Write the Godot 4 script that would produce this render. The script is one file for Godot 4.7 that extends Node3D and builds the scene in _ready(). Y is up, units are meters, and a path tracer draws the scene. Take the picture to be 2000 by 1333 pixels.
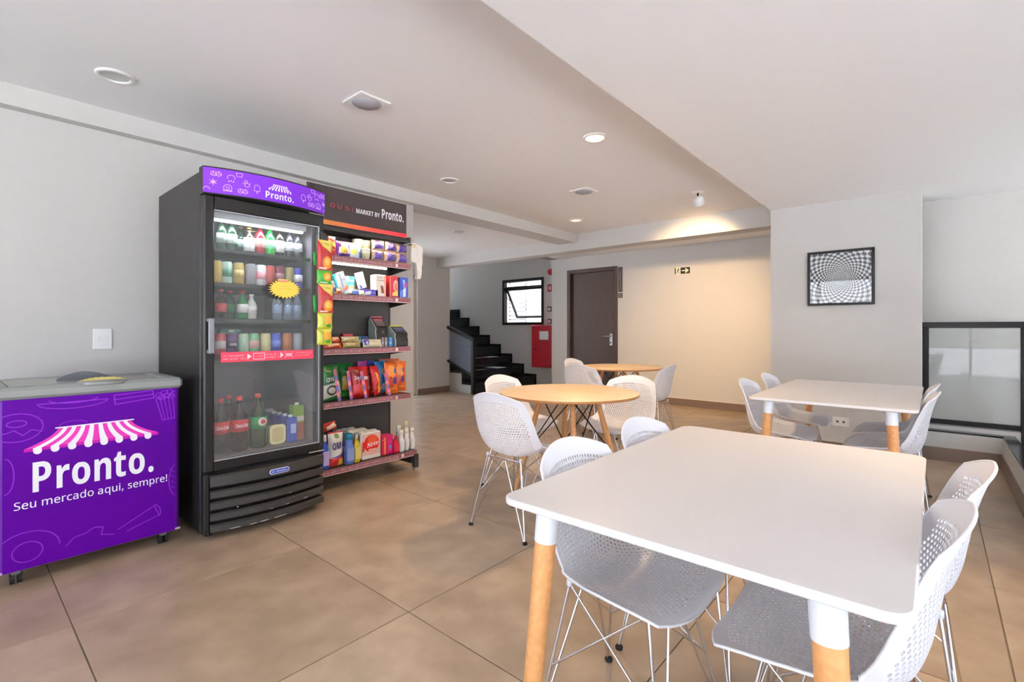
extends Node3D
# A lounge corner with a self-service market: x runs along the market wall, -z runs towards it, y is up, metres.
# Measured from the photograph: eye height 1.15 m, focal length 955 px in the 2000 x 1333 frame, horizon at row 644.

const EYE := 1.15
const FOC := 955.0
const HOR := 644.0
const CU := Vector2(0.6537, 0.7567)   # the x axis in the lens' (right, forward)
const CV := Vector2(-0.7566, 0.6539)  # the -z axis in the lens' (right, forward)

var M := {}
var taken := {}
var fonts := {}
var mesh_cache := {}

# ------------------------------------------------------------------ pixels to positions
func dir(px: float) -> Vector2:       # (u, v) per metre of depth
	var a := (px - 1000.0) / FOC
	return Vector2(a * CU.x + CU.y, a * CV.x + CV.y)
func u_at(px: float, v: float) -> float:
	var d := dir(px)
	return d.x * v / d.y
func v_at(px: float, u: float) -> float:
	var d := dir(px)
	return d.y * u / d.x
func y_v(px: float, py: float, v: float) -> float:   # height of a pixel on the plane v
	return EYE + (HOR - py) / FOC * v / dir(px).y
func y_u(px: float, py: float, u: float) -> float:
	return EYE + (HOR - py) / FOC * u / dir(px).x
func P(u: float, y: float, v: float) -> Vector3:
	return Vector3(u, y, -v)

# ------------------------------------------------------------------ nodes
func numbered(called: String) -> String:
	if not taken.has(called):
		taken[called] = 0
		return called
	taken[called] += 1
	return "%s_%03d" % [called, taken[called]]
func meta(o: Node, label: String, category: String, group := "", kind := "") -> void:
	if label: o.set_meta("label", label)
	if category: o.set_meta("category", category)
	if group: o.set_meta("group", group)
	if kind: o.set_meta("kind", kind)
func thing(called: String, label: String, category: String, at := Vector3.ZERO, turn := 0.0, group := "") -> Node3D:
	var o := Node3D.new()
	o.name = numbered(called)
	add_child(o)
	o.position = at
	o.rotation.y = turn
	meta(o, label, category, group)
	return o
func part(parent: Node, called: String, mesh: Mesh, mat: Material, at := Vector3.ZERO, turn := Vector3.ZERO, label := "") -> MeshInstance3D:
	var o := MeshInstance3D.new()
	o.name = called
	o.mesh = mesh
	o.material_override = mat
	o.position = at
	o.rotation = turn
	if label: o.set_meta("label", label)
	parent.add_child(o, true)
	return o
func single(called: String, mesh: Mesh, mat: Material, at: Vector3, label: String, category: String, group := "", turn := Vector3.ZERO) -> MeshInstance3D:
	var o := MeshInstance3D.new()
	o.name = numbered(called)
	o.mesh = mesh
	o.material_override = mat
	add_child(o)
	o.position = at
	o.rotation = turn
	meta(o, label, category, group)
	return o
func structure(called: String, mesh: Mesh, mat: Material, label := "", category := "") -> MeshInstance3D:
	var o := MeshInstance3D.new()
	o.name = numbered(called)
	o.mesh = mesh
	o.material_override = mat
	add_child(o)
	meta(o, label, category, "", "structure")
	return o
func structure_root(called: String, label := "", category := "", at := Vector3.ZERO) -> Node3D:
	var o := Node3D.new()
	o.name = numbered(called)
	add_child(o)
	o.position = at
	meta(o, label, category, "", "structure")
	return o
func again(o: Node3D, called: String, label: String, at: Vector3, turn: float) -> Node3D:
	var c: Node3D = o.duplicate()
	c.name = numbered(called)
	add_child(c)
	c.position = at
	c.rotation.y = turn
	c.set_meta("label", label)
	return c

# ------------------------------------------------------------------ shapes
func mb() -> SurfaceTool:
	var st := SurfaceTool.new()
	st.begin(Mesh.PRIMITIVE_TRIANGLES)
	return st
func done(st: SurfaceTool) -> ArrayMesh:
	st.generate_normals()
	return st.commit()
func tri(st: SurfaceTool, a: Vector3, b: Vector3, c: Vector3, out: Vector3, smooth := -1, ua := Vector2.ZERO, ub := Vector2.ZERO, uc := Vector2.ZERO) -> void:
	if (a - c).cross(a - b).dot(out) < 0.0:
		var t := b; b = c; c = t
		var u := ub; ub = uc; uc = u
	st.set_smooth_group(smooth)
	st.set_uv(ua); st.add_vertex(a)
	st.set_uv(ub); st.add_vertex(b)
	st.set_uv(uc); st.add_vertex(c)
func quad(st: SurfaceTool, a: Vector3, b: Vector3, c: Vector3, d: Vector3, out: Vector3, smooth := -1, uv := [Vector2(0, 1), Vector2(1, 1), Vector2(1, 0), Vector2(0, 0)]) -> void:
	tri(st, a, b, c, out, smooth, uv[0], uv[1], uv[2])
	tri(st, a, c, d, out, smooth, uv[0], uv[2], uv[3])
func add_box(st: SurfaceTool, lo: Vector3, hi: Vector3) -> void:
	var a := lo
	var b := hi
	quad(st, Vector3(a.x, a.y, b.z), Vector3(b.x, a.y, b.z), Vector3(b.x, b.y, b.z), Vector3(a.x, b.y, b.z), Vector3(0, 0, 1))
	quad(st, Vector3(b.x, a.y, a.z), Vector3(a.x, a.y, a.z), Vector3(a.x, b.y, a.z), Vector3(b.x, b.y, a.z), Vector3(0, 0, -1))
	quad(st, Vector3(b.x, a.y, b.z), Vector3(b.x, a.y, a.z), Vector3(b.x, b.y, a.z), Vector3(b.x, b.y, b.z), Vector3(1, 0, 0))
	quad(st, Vector3(a.x, a.y, a.z), Vector3(a.x, a.y, b.z), Vector3(a.x, b.y, b.z), Vector3(a.x, b.y, a.z), Vector3(-1, 0, 0))
	quad(st, Vector3(a.x, b.y, b.z), Vector3(b.x, b.y, b.z), Vector3(b.x, b.y, a.z), Vector3(a.x, b.y, a.z), Vector3(0, 1, 0))
	quad(st, Vector3(a.x, a.y, a.z), Vector3(b.x, a.y, a.z), Vector3(b.x, a.y, b.z), Vector3(a.x, a.y, b.z), Vector3(0, -1, 0))
func add_bevel(st: SurfaceTool, lo: Vector3, hi: Vector3, r: float) -> void:   # a box with chamfered edges; the front and back keep UVs 0..1
	var c := (lo + hi) / 2
	var h := (hi - lo) / 2
	r = minf(r, minf(h.x, minf(h.y, h.z)) * 0.9)
	var k := h - Vector3(r, r, r)
	for s in [-1.0, 1.0]:
		quad(st, c + Vector3(-k.x, -k.y, s * h.z), c + Vector3(k.x, -k.y, s * h.z), c + Vector3(k.x, k.y, s * h.z), c + Vector3(-k.x, k.y, s * h.z), Vector3(0, 0, s))
		quad(st, c + Vector3(s * h.x, -k.y, k.z), c + Vector3(s * h.x, -k.y, -k.z), c + Vector3(s * h.x, k.y, -k.z), c + Vector3(s * h.x, k.y, k.z), Vector3(s, 0, 0))
		quad(st, c + Vector3(-k.x, s * h.y, k.z), c + Vector3(k.x, s * h.y, k.z), c + Vector3(k.x, s * h.y, -k.z), c + Vector3(-k.x, s * h.y, -k.z), Vector3(0, s, 0))
		for t in [-1.0, 1.0]:
			quad(st, c + Vector3(s * h.x, -k.y, t * k.z), c + Vector3(s * k.x, -k.y, t * h.z), c + Vector3(s * k.x, k.y, t * h.z), c + Vector3(s * h.x, k.y, t * k.z), Vector3(s, 0, t))
			quad(st, c + Vector3(-k.x, s * h.y, t * k.z), c + Vector3(k.x, s * h.y, t * k.z), c + Vector3(k.x, s * k.y, t * h.z), c + Vector3(-k.x, s * k.y, t * h.z), Vector3(0, s, t))
			quad(st, c + Vector3(s * h.x, t * k.y, -k.z), c + Vector3(s * h.x, t * k.y, k.z), c + Vector3(s * k.x, t * h.y, k.z), c + Vector3(s * k.x, t * h.y, -k.z), Vector3(s, t, 0))
			for w in [-1.0, 1.0]:
				tri(st, c + Vector3(s * h.x, t * k.y, w * k.z), c + Vector3(s * k.x, t * h.y, w * k.z), c + Vector3(s * k.x, t * k.y, w * h.z), Vector3(s, t, w))
func box(size: Vector3, r := 0.0, center := Vector3.ZERO) -> ArrayMesh:
	var key := "b%s%s%s" % [size, r, center]
	if not mesh_cache.has(key):
		var st := mb()
		if r > 0.0: add_bevel(st, center - size / 2, center + size / 2, r)
		else: add_box(st, center - size / 2, center + size / 2)
		mesh_cache[key] = done(st)
	return mesh_cache[key]
func slab(u0: float, u1: float, y0: float, y1: float, v0: float, v1: float, r := 0.0) -> ArrayMesh:   # in room coordinates
	var st := mb()
	add_slab(st, u0, u1, y0, y1, v0, v1, r)
	return done(st)
func add_slab(st: SurfaceTool, u0: float, u1: float, y0: float, y1: float, v0: float, v1: float, r := 0.0) -> void:
	var lo := Vector3(minf(u0, u1), minf(y0, y1), -maxf(v0, v1))
	var hi := Vector3(maxf(u0, u1), maxf(y0, y1), -minf(v0, v1))
	if r > 0.0: add_bevel(st, lo, hi, r)
	else: add_box(st, lo, hi)
func add_lathe(st: SurfaceTool, prof: Array, n := 20, at := Vector3.ZERO, hard := false) -> void:   # prof: Vector2(radius, height) from bottom to top
	for i in prof.size() - 1:
		var p: Vector2 = prof[i]
		var q: Vector2 = prof[i + 1]
		for k in n:
			var a := TAU * k / n
			var b := TAU * (k + 1) / n
			var da := Vector3(sin(a), 0, cos(a))
			var db := Vector3(sin(b), 0, cos(b))
			var mid := (da + db) / 2
			var out := mid * (q.y - p.y) + Vector3(0, p.x - q.x, 0)
			if out.length() < 1e-9: out = mid
			var ua := float(k) / n
			var ub := float(k + 1) / n
			var va := 1.0 - float(i) / (prof.size() - 1)
			var vb := 1.0 - float(i + 1) / (prof.size() - 1)
			var g := -1 if hard else 7
			if p.x > 1e-6: tri(st, at + da * p.x + Vector3(0, p.y, 0), at + db * p.x + Vector3(0, p.y, 0), at + db * q.x + Vector3(0, q.y, 0), out, g, Vector2(ua, va), Vector2(ub, va), Vector2(ub, vb))
			if q.x > 1e-6: tri(st, at + da * p.x + Vector3(0, p.y, 0), at + db * q.x + Vector3(0, q.y, 0), at + da * q.x + Vector3(0, q.y, 0), out, g, Vector2(ua, va), Vector2(ub, vb), Vector2(ua, vb))
func lathe(prof: Array, n := 20, hard := false) -> ArrayMesh:
	var key := "l%s%s%s" % [prof, n, hard]
	if not mesh_cache.has(key):
		var st := mb()
		add_lathe(st, prof, n, Vector3.ZERO, hard)
		mesh_cache[key] = done(st)
	return mesh_cache[key]
func add_tube(st: SurfaceTool, pts: Array, radii, n := 8) -> void:
	var rings := []
	var up := Vector3(0.31, 0.77, 0.55)
	for i in pts.size():
		var d: Vector3 = (pts[mini(i + 1, pts.size() - 1)] - pts[maxi(i - 1, 0)]).normalized()
		if absf(d.dot(up)) > 0.95: up = Vector3(0.9, 0.1, -0.3)
		var x := d.cross(up).normalized()
		var y := d.cross(x).normalized()
		up = x.cross(d)
		var r: float = radii[i] if radii is Array else radii
		var ring := []
		for k in n:
			var a := TAU * k / n
			ring.append(pts[i] + (x * cos(a) + y * sin(a)) * r)
		rings.append(ring)
	for i in pts.size() - 1:
		var cen: Vector3 = (pts[i] + pts[i + 1]) / 2
		for k in n:
			var l := (k + 1) % n
			var mid: Vector3 = (rings[i][k] + rings[i][l] + rings[i + 1][k] + rings[i + 1][l]) / 4
			quad(st, rings[i][k], rings[i][l], rings[i + 1][l], rings[i + 1][k], mid - cen, 5)
	for e in [0, pts.size() - 1]:
		var out: Vector3 = pts[e] - pts[1 if e == 0 else e - 1]
		for k in n - 2:
			tri(st, rings[e][0], rings[e][k + 1], rings[e][k + 2], out)
func tube(pts: Array, radii, n := 8) -> ArrayMesh:
	var st := mb()
	add_tube(st, pts, radii, n)
	return done(st)
func add_prism(st: SurfaceTool, poly: PackedVector2Array, z0: float, z1: float) -> void:   # an outline in x, y with depth along z
	var idx := Geometry2D.triangulate_polygon(poly)
	for i in range(0, idx.size(), 3):
		var a := poly[idx[i]]
		var b := poly[idx[i + 1]]
		var c := poly[idx[i + 2]]
		tri(st, Vector3(a.x, a.y, z1), Vector3(b.x, b.y, z1), Vector3(c.x, c.y, z1), Vector3(0, 0, z1 - z0))
		tri(st, Vector3(a.x, a.y, z0), Vector3(b.x, b.y, z0), Vector3(c.x, c.y, z0), Vector3(0, 0, z0 - z1))
	var turn := -1.0 if Geometry2D.is_polygon_clockwise(poly) else 1.0
	for i in poly.size():
		var a := poly[i]
		var b := poly[(i + 1) % poly.size()]
		var e := b - a
		quad(st, Vector3(a.x, a.y, z0), Vector3(b.x, b.y, z0), Vector3(b.x, b.y, z1), Vector3(a.x, a.y, z1), Vector3(e.y, -e.x, 0) * turn)
func prism(poly: PackedVector2Array, z0: float, z1: float) -> ArrayMesh:
	var st := mb()
	add_prism(st, poly, z0, z1)
	return done(st)
func rounded(w: float, h: float, r: float, n := 5) -> PackedVector2Array:
	var o := PackedVector2Array()
	for c in [[1, 1, 0.0], [-1, 1, PI / 2], [-1, -1, PI], [1, -1, PI * 1.5]]:
		for k in n + 1:
			var a: float = c[2] + PI / 2 * k / n
			o.append(Vector2(c[0] * (w / 2 - r) + cos(a) * r, c[1] * (h / 2 - r) + sin(a) * r))
	return o

# lettering as thin geometry; bend = radius of the cylinder it is wrapped on (0: flat), bow = radius of a gently bowed front whose middle lies bow_x away
func font(bold: bool, serif := false) -> SystemFont:
	var key := "%s%s" % [bold, serif]
	if not fonts.has(key):
		var f := SystemFont.new()
		f.font_names = PackedStringArray(["Droid Serif" if serif else "Droid Sans"])
		f.font_weight = 700 if bold else 400
		fonts[key] = f
	return fonts[key]
func text_mesh(words: String, cap: float, bold := true, width := 0.0, bend := 0.0, bow := 0.0, bow_x := 0.0, slant := 0.0, serif := false) -> ArrayMesh:
	var t := TextMesh.new()
	t.text = words
	t.font = font(bold, serif)
	t.font_size = 48
	t.pixel_size = cap / (48 * 0.714)
	t.depth = 0.0006
	t.curve_step = 3.0
	t.horizontal_alignment = HORIZONTAL_ALIGNMENT_CENTER
	t.vertical_alignment = VERTICAL_ALIGNMENT_CENTER
	var a := t.get_mesh_arrays()
	var vs: PackedVector3Array = a[Mesh.ARRAY_VERTEX]
	var ns: PackedVector3Array = a[Mesh.ARRAY_NORMAL]
	var lo := 1e9
	var hi := -1e9
	for p in vs:
		lo = minf(lo, p.x); hi = maxf(hi, p.x)
	var k := width / (hi - lo) if width > 0.0 and hi > lo else 1.0
	for i in vs.size():
		var p := vs[i]
		p.x = (p.x - (lo + hi) / 2) * k + p.y * slant
		if bend > 0.0:
			var g := p.x / bend
			var r := bend + p.z
			p = Vector3(sin(g) * r, p.y, cos(g) * r)
			ns[i] = ns[i].rotated(Vector3.UP, g)
		elif bow > 0.0:
			p.z += sqrt(bow * bow - (p.x + bow_x) * (p.x + bow_x)) - bow
		vs[i] = p
	var o := []
	o.resize(Mesh.ARRAY_MAX)
	o[Mesh.ARRAY_VERTEX] = vs
	o[Mesh.ARRAY_NORMAL] = ns
	o[Mesh.ARRAY_INDEX] = a[Mesh.ARRAY_INDEX]
	var m := ArrayMesh.new()
	m.add_surface_from_arrays(Mesh.PRIMITIVE_TRIANGLES, o)
	return m

# ------------------------------------------------------------------ materials and printed pictures
func mat(c: Color, rough := 0.6, metal := 0.0) -> StandardMaterial3D:
	var m := StandardMaterial3D.new()
	m.albedo_color = c
	m.roughness = rough
	m.metallic = metal
	return m
func rgb8(r: int, g: int, b: int) -> Color:
	return Color8(r, g, b)
func flat(hex: String, rough := 0.5) -> StandardMaterial3D:
	var key := "f" + hex + str(rough)
	if not M.has(key): M[key] = mat(Color(hex), rough)
	return M[key]
func glass(c: Color, alpha: float) -> StandardMaterial3D:
	var m := mat(Color(c.r, c.g, c.b, alpha), 0.0)
	m.transparency = BaseMaterial3D.TRANSPARENCY_ALPHA
	return m
func glow(c: Color, energy: float) -> StandardMaterial3D:
	var m := mat(c, 0.6)
	m.emission_enabled = true
	m.emission = c
	m.emission_energy_multiplier = energy
	return m
func noise_tex(seed_: int, freq: float, lo: Color, hi: Color, size := 256, octaves := 4, stretch := Vector2.ONE) -> ImageTexture:
	var f := FastNoiseLite.new()
	f.seed = seed_
	f.frequency = freq
	f.fractal_octaves = octaves
	var g := f.get_seamless_image(size, size)
	var im := Image.create(size, size, true, Image.FORMAT_RGB8)
	for y in size:
		for x in size:
			var sx := int(x * stretch.x) % size
			var sy := int(y * stretch.y) % size
			im.set_pixel(x, y, lo.lerp(hi, g.get_pixel(sx, sy).r))
	im.generate_mipmaps()
	return ImageTexture.create_from_image(im)
func picture(im: Image, rough := 0.45) -> StandardMaterial3D:
	var m := mat(Color.WHITE, rough)
	m.albedo_texture = ImageTexture.create_from_image(im)
	return m
func canvas(w: int, h: int, c: Color) -> Image:
	var im := Image.create(w, h, false, Image.FORMAT_RGB8)
	im.fill(c)
	return im
func oval(im: Image, cx: float, cy: float, rx: float, ry: float, c: Color) -> void:
	for y in range(maxi(0, int(cy - ry)), mini(im.get_height(), int(cy + ry) + 1)):
		for x in range(maxi(0, int(cx - rx)), mini(im.get_width(), int(cx + rx) + 1)):
			if pow((x - cx) / rx, 2) + pow((y - cy) / ry, 2) <= 1.0: im.set_pixel(x, y, c)
func fill_poly(im: Image, pts: PackedVector2Array, c: Color) -> void:
	var lo := 1e9
	var hi := -1e9
	for p in pts:
		lo = minf(lo, p.y); hi = maxf(hi, p.y)
	for y in range(maxi(0, int(lo)), mini(im.get_height(), int(hi) + 1)):
		var xs := []
		for i in pts.size():
			var a := pts[i]
			var b := pts[(i + 1) % pts.size()]
			if (a.y <= y + 0.5) != (b.y <= y + 0.5): xs.append(a.x + (y + 0.5 - a.y) / (b.y - a.y) * (b.x - a.x))
		xs.sort()
		for i in range(0, xs.size() - 1, 2):
			var x0 := maxi(0, int(round(xs[i])))
			var x1 := mini(im.get_width(), int(round(xs[i + 1])))
			if x1 > x0: im.fill_rect(Rect2i(x0, y, x1 - x0, 1), c)
func stroke(im: Image, pts: Array, w: float, c: Color, closed := false) -> void:
	var n := pts.size()
	for i in (n if closed else n - 1):
		var a: Vector2 = pts[i]
		var b: Vector2 = pts[(i + 1) % n]
		for y in range(maxi(0, int(minf(a.y, b.y) - w)), mini(im.get_height(), int(maxf(a.y, b.y) + w) + 2)):
			for x in range(maxi(0, int(minf(a.x, b.x) - w)), mini(im.get_width(), int(maxf(a.x, b.x) + w) + 2)):
				var p := Vector2(x, y)
				var q := Geometry2D.get_closest_point_to_segment(p, a, b)
				var k := clampf(w / 2 + 0.5 - p.distance_to(q), 0, 1)
				if k > 0.0: im.set_pixel(x, y, im.get_pixel(x, y).lerp(c, k))
func ring(cx: float, cy: float, rx: float, ry: float, a0 := 0.0, a1 := TAU, n := 18, tilt := 0.0) -> Array:
	var o := []
	for k in n + 1:
		var a := a0 + (a1 - a0) * k / n
		o.append(Vector2(cx, cy) + Vector2(cos(a) * rx, sin(a) * ry).rotated(tilt))
	return o
func scribble(im: Image, x0: int, y0: int, w: int, h: int, c: Color, rng: RandomNumberGenerator) -> void:   # a line of print too small to read
	var x := x0
	while x < x0 + w:
		var n := rng.randi_range(maxi(1, h / 3), maxi(2, h / 2))
		if rng.randf() > 0.16:
			im.fill_rect(Rect2i(x, y0, maxi(1, n / 3), h), c)
			if rng.randf() > 0.3: im.fill_rect(Rect2i(x, y0 + (0 if rng.randf() > 0.5 else h / 2), n, maxi(1, h / 4)), c)
		x += n + maxi(1, h / 5)

# ------------------------------------------------------------------ the place
func _ready() -> void:
	camera_and_light()
	materials()
	shell()
	stairs_and_rails()
	wall_fittings()
	ceiling_fittings()
	furniture()
	freezer()
	fridge()
	fridge_goods()
	rack()
	rack_goods()
	outside()

func camera_and_light() -> void:
	var cam := Camera3D.new()
	cam.name = "camera"
	add_child(cam)
	cam.position = Vector3(0, EYE, 0)
	cam.rotation.y = -atan2(CU.y, CV.y)
	cam.projection = Camera3D.PROJECTION_FRUSTUM
	cam.near = 0.05
	cam.far = 200.0
	cam.size = cam.near * 1333.0 / FOC
	cam.frustum_offset = Vector2(0, -cam.near * (666.5 - HOR) / FOC)
	cam.current = true
	var we := WorldEnvironment.new()
	we.name = "environment"
	var e := Environment.new()
	e.background_mode = Environment.BG_SKY
	var sky := Sky.new()
	var sm := ProceduralSkyMaterial.new()
	sm.sky_top_color = Color(0.76, 0.85, 0.97)
	sm.sky_horizon_color = Color(0.97, 0.98, 1.0)
	sm.ground_bottom_color = Color(0.55, 0.55, 0.55)
	sm.ground_horizon_color = Color(0.85, 0.87, 0.9)
	sm.sky_energy_multiplier = 1.0
	sm.ground_energy_multiplier = 1.0
	sky.sky_material = sm
	e.sky = sky
	e.background_energy_multiplier = 5.0
	e.tonemap_mode = Environment.TONE_MAPPER_LINEAR
	e.tonemap_exposure = 1.2
	e.sdfgi_enabled = true
	e.ssao_enabled = true
	e.ssil_enabled = true
	we.environment = e
	add_child(we)
	var sun := DirectionalLight3D.new()       # high sun behind the building: it lights only the ground outside the window wall
	sun.name = "sun"
	sun.light_energy = 40.0
	sun.light_color = Color(0.97, 0.98, 1.0)
	sun.light_angular_distance = 0.5
	sun.shadow_enabled = true
	sun.sky_mode = DirectionalLight3D.SKY_MODE_LIGHT_ONLY
	add_child(sun)
	sun.look_at_from_position(Vector3(8, 14, -0.3), Vector3(0, 0, 0.0))

func materials() -> void:
	var wallbump := noise_tex(3, 0.05, Color(0.99, 0.99, 0.99), Color(1.0, 1.0, 1.0), 128, 3)
	M.wall = mat(rgb8(198, 194, 188), 0.85)
	M.wall.albedo_texture = wallbump
	M.wall.uv1_triplanar = true
	M.wall.uv1_world_triplanar = true
	M.wall.uv1_scale = Vector3(1.5, 1.5, 1.5)
	M.ceiling = mat(rgb8(240, 237, 234), 0.9)
	M.tiles = []
	for i in 4:
		var t := mat(Color.WHITE, 0.36)
		var k := [0.0, 0.02, -0.02, 0.012][i] as float
		t.albedo_texture = noise_tex(11 + i, 0.018, Color(0.585 + k, 0.50 + k, 0.41 + k), Color(0.715 + k, 0.625 + k, 0.53 + k), 320, 7)
		t.uv1_triplanar = true
		t.uv1_world_triplanar = true
		t.uv1_scale = Vector3(0.55, 0.55, 0.55)
		t.uv1_offset = Vector3(0.13 * i, 0.3 * i, 0.21 * i)
		t.roughness_texture = noise_tex(31, 0.03, Color(0.85, 0.85, 0.85), Color(1, 1, 1), 128, 4) if i == 0 else M.tiles[0].roughness_texture
		M.tiles.append(t)
	M.grout = mat(rgb8(104, 88, 72), 0.9)
	M.skirting = mat(rgb8(122, 102, 88), 0.4)
	M.skirting_trim = mat(rgb8(205, 196, 184), 0.6)
	M.black_metal = mat(rgb8(30, 27, 27), 0.42)
	M.black_metal.metallic_specular = 0.3
	M.rack_metal = mat(rgb8(44, 42, 41), 0.45)
	M.granite = mat(rgb8(22, 22, 24), 0.16)
	M.door_wood = mat(Color.WHITE, 0.5)
	M.door_wood.albedo_texture = noise_tex(7, 0.02, rgb8(58, 42, 34), rgb8(72, 54, 44), 256, 4, Vector2(6, 1))
	M.door_wood.uv1_triplanar = true
	M.door_wood.uv1_scale = Vector3(1, 0.4, 1)
	M.chrome = mat(rgb8(225, 225, 228), 0.12, 1.0)
	M.steel = mat(rgb8(190, 190, 192), 0.32, 1.0)
	M.white_plastic = mat(rgb8(232, 230, 226), 0.4)
	M.shell = mat(rgb8(235, 233, 236), 0.42)
	M.shell.subsurf_scatter_enabled = false
	M.table_white = mat(rgb8(218, 212, 209), 0.36)
	M.sleeve = mat(rgb8(228, 230, 234), 0.35)
	M.beech = mat(Color.WHITE, 0.45)
	M.beech.albedo_texture = noise_tex(21, 0.03, rgb8(190, 130, 76), rgb8(216, 160, 104), 256, 5, Vector2(1, 8))
	M.beech.uv1_triplanar = true
	M.beech.uv1_scale = Vector3(6, 0.7, 6)
	M.oak_top = mat(Color.WHITE, 0.4)
	M.oak_top.albedo_texture = noise_tex(23, 0.02, rgb8(222, 186, 142), rgb8(236, 206, 166), 256, 5, Vector2(1, 7))
	M.oak_top.uv1_triplanar = true
	M.oak_top.uv1_scale = Vector3(1.2, 1.2, 1.2)
	M.oak_edge = mat(rgb8(176, 122, 74), 0.5)
	M.dark_wire = mat(rgb8(38, 36, 36), 0.35, 0.6)
	M.rubber = mat(rgb8(26, 24, 24), 0.7)
	M.glass = glass(Color(0.92, 0.96, 0.95), 0.05)
	M.rail_glass = glass(Color(0.86, 0.9, 0.86), 0.07)
	M.rail_glass.metallic_specular = 0.28
	M.stair_glass = glass(Color(0.75, 0.82, 0.9), 0.14)
	M.lamp_on = glow(Color(1.0, 0.86, 0.62), 9.0)
	M.lamp_low = glow(Color(1.0, 0.88, 0.68), 2.0)
	M.lamp_off = mat(rgb8(205, 205, 200), 0.3)
	M.fridge_black = mat(rgb8(34, 32, 31), 0.4)
	M.fridge_black.metallic_specular = 0.36
	M.fridge_liner = mat(rgb8(112, 104, 112), 0.5)
	M.red_paint = mat(rgb8(170, 14, 32), 0.35)
	M.paper = mat(rgb8(225, 226, 224), 0.8)
	M.white_print = mat(rgb8(240, 238, 240), 0.5)
	M.led_tube = glow(Color(0.93, 0.97, 1.0), 2.6)

const H := 1.15
const CEIL := 2.50
const WALL_V := 3.91
const BEAM_V := 3.83
const BACK_U := 7.245
const FAR_U := 7.88
const COL_U := 5.39
const LOW := 2.34

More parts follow.
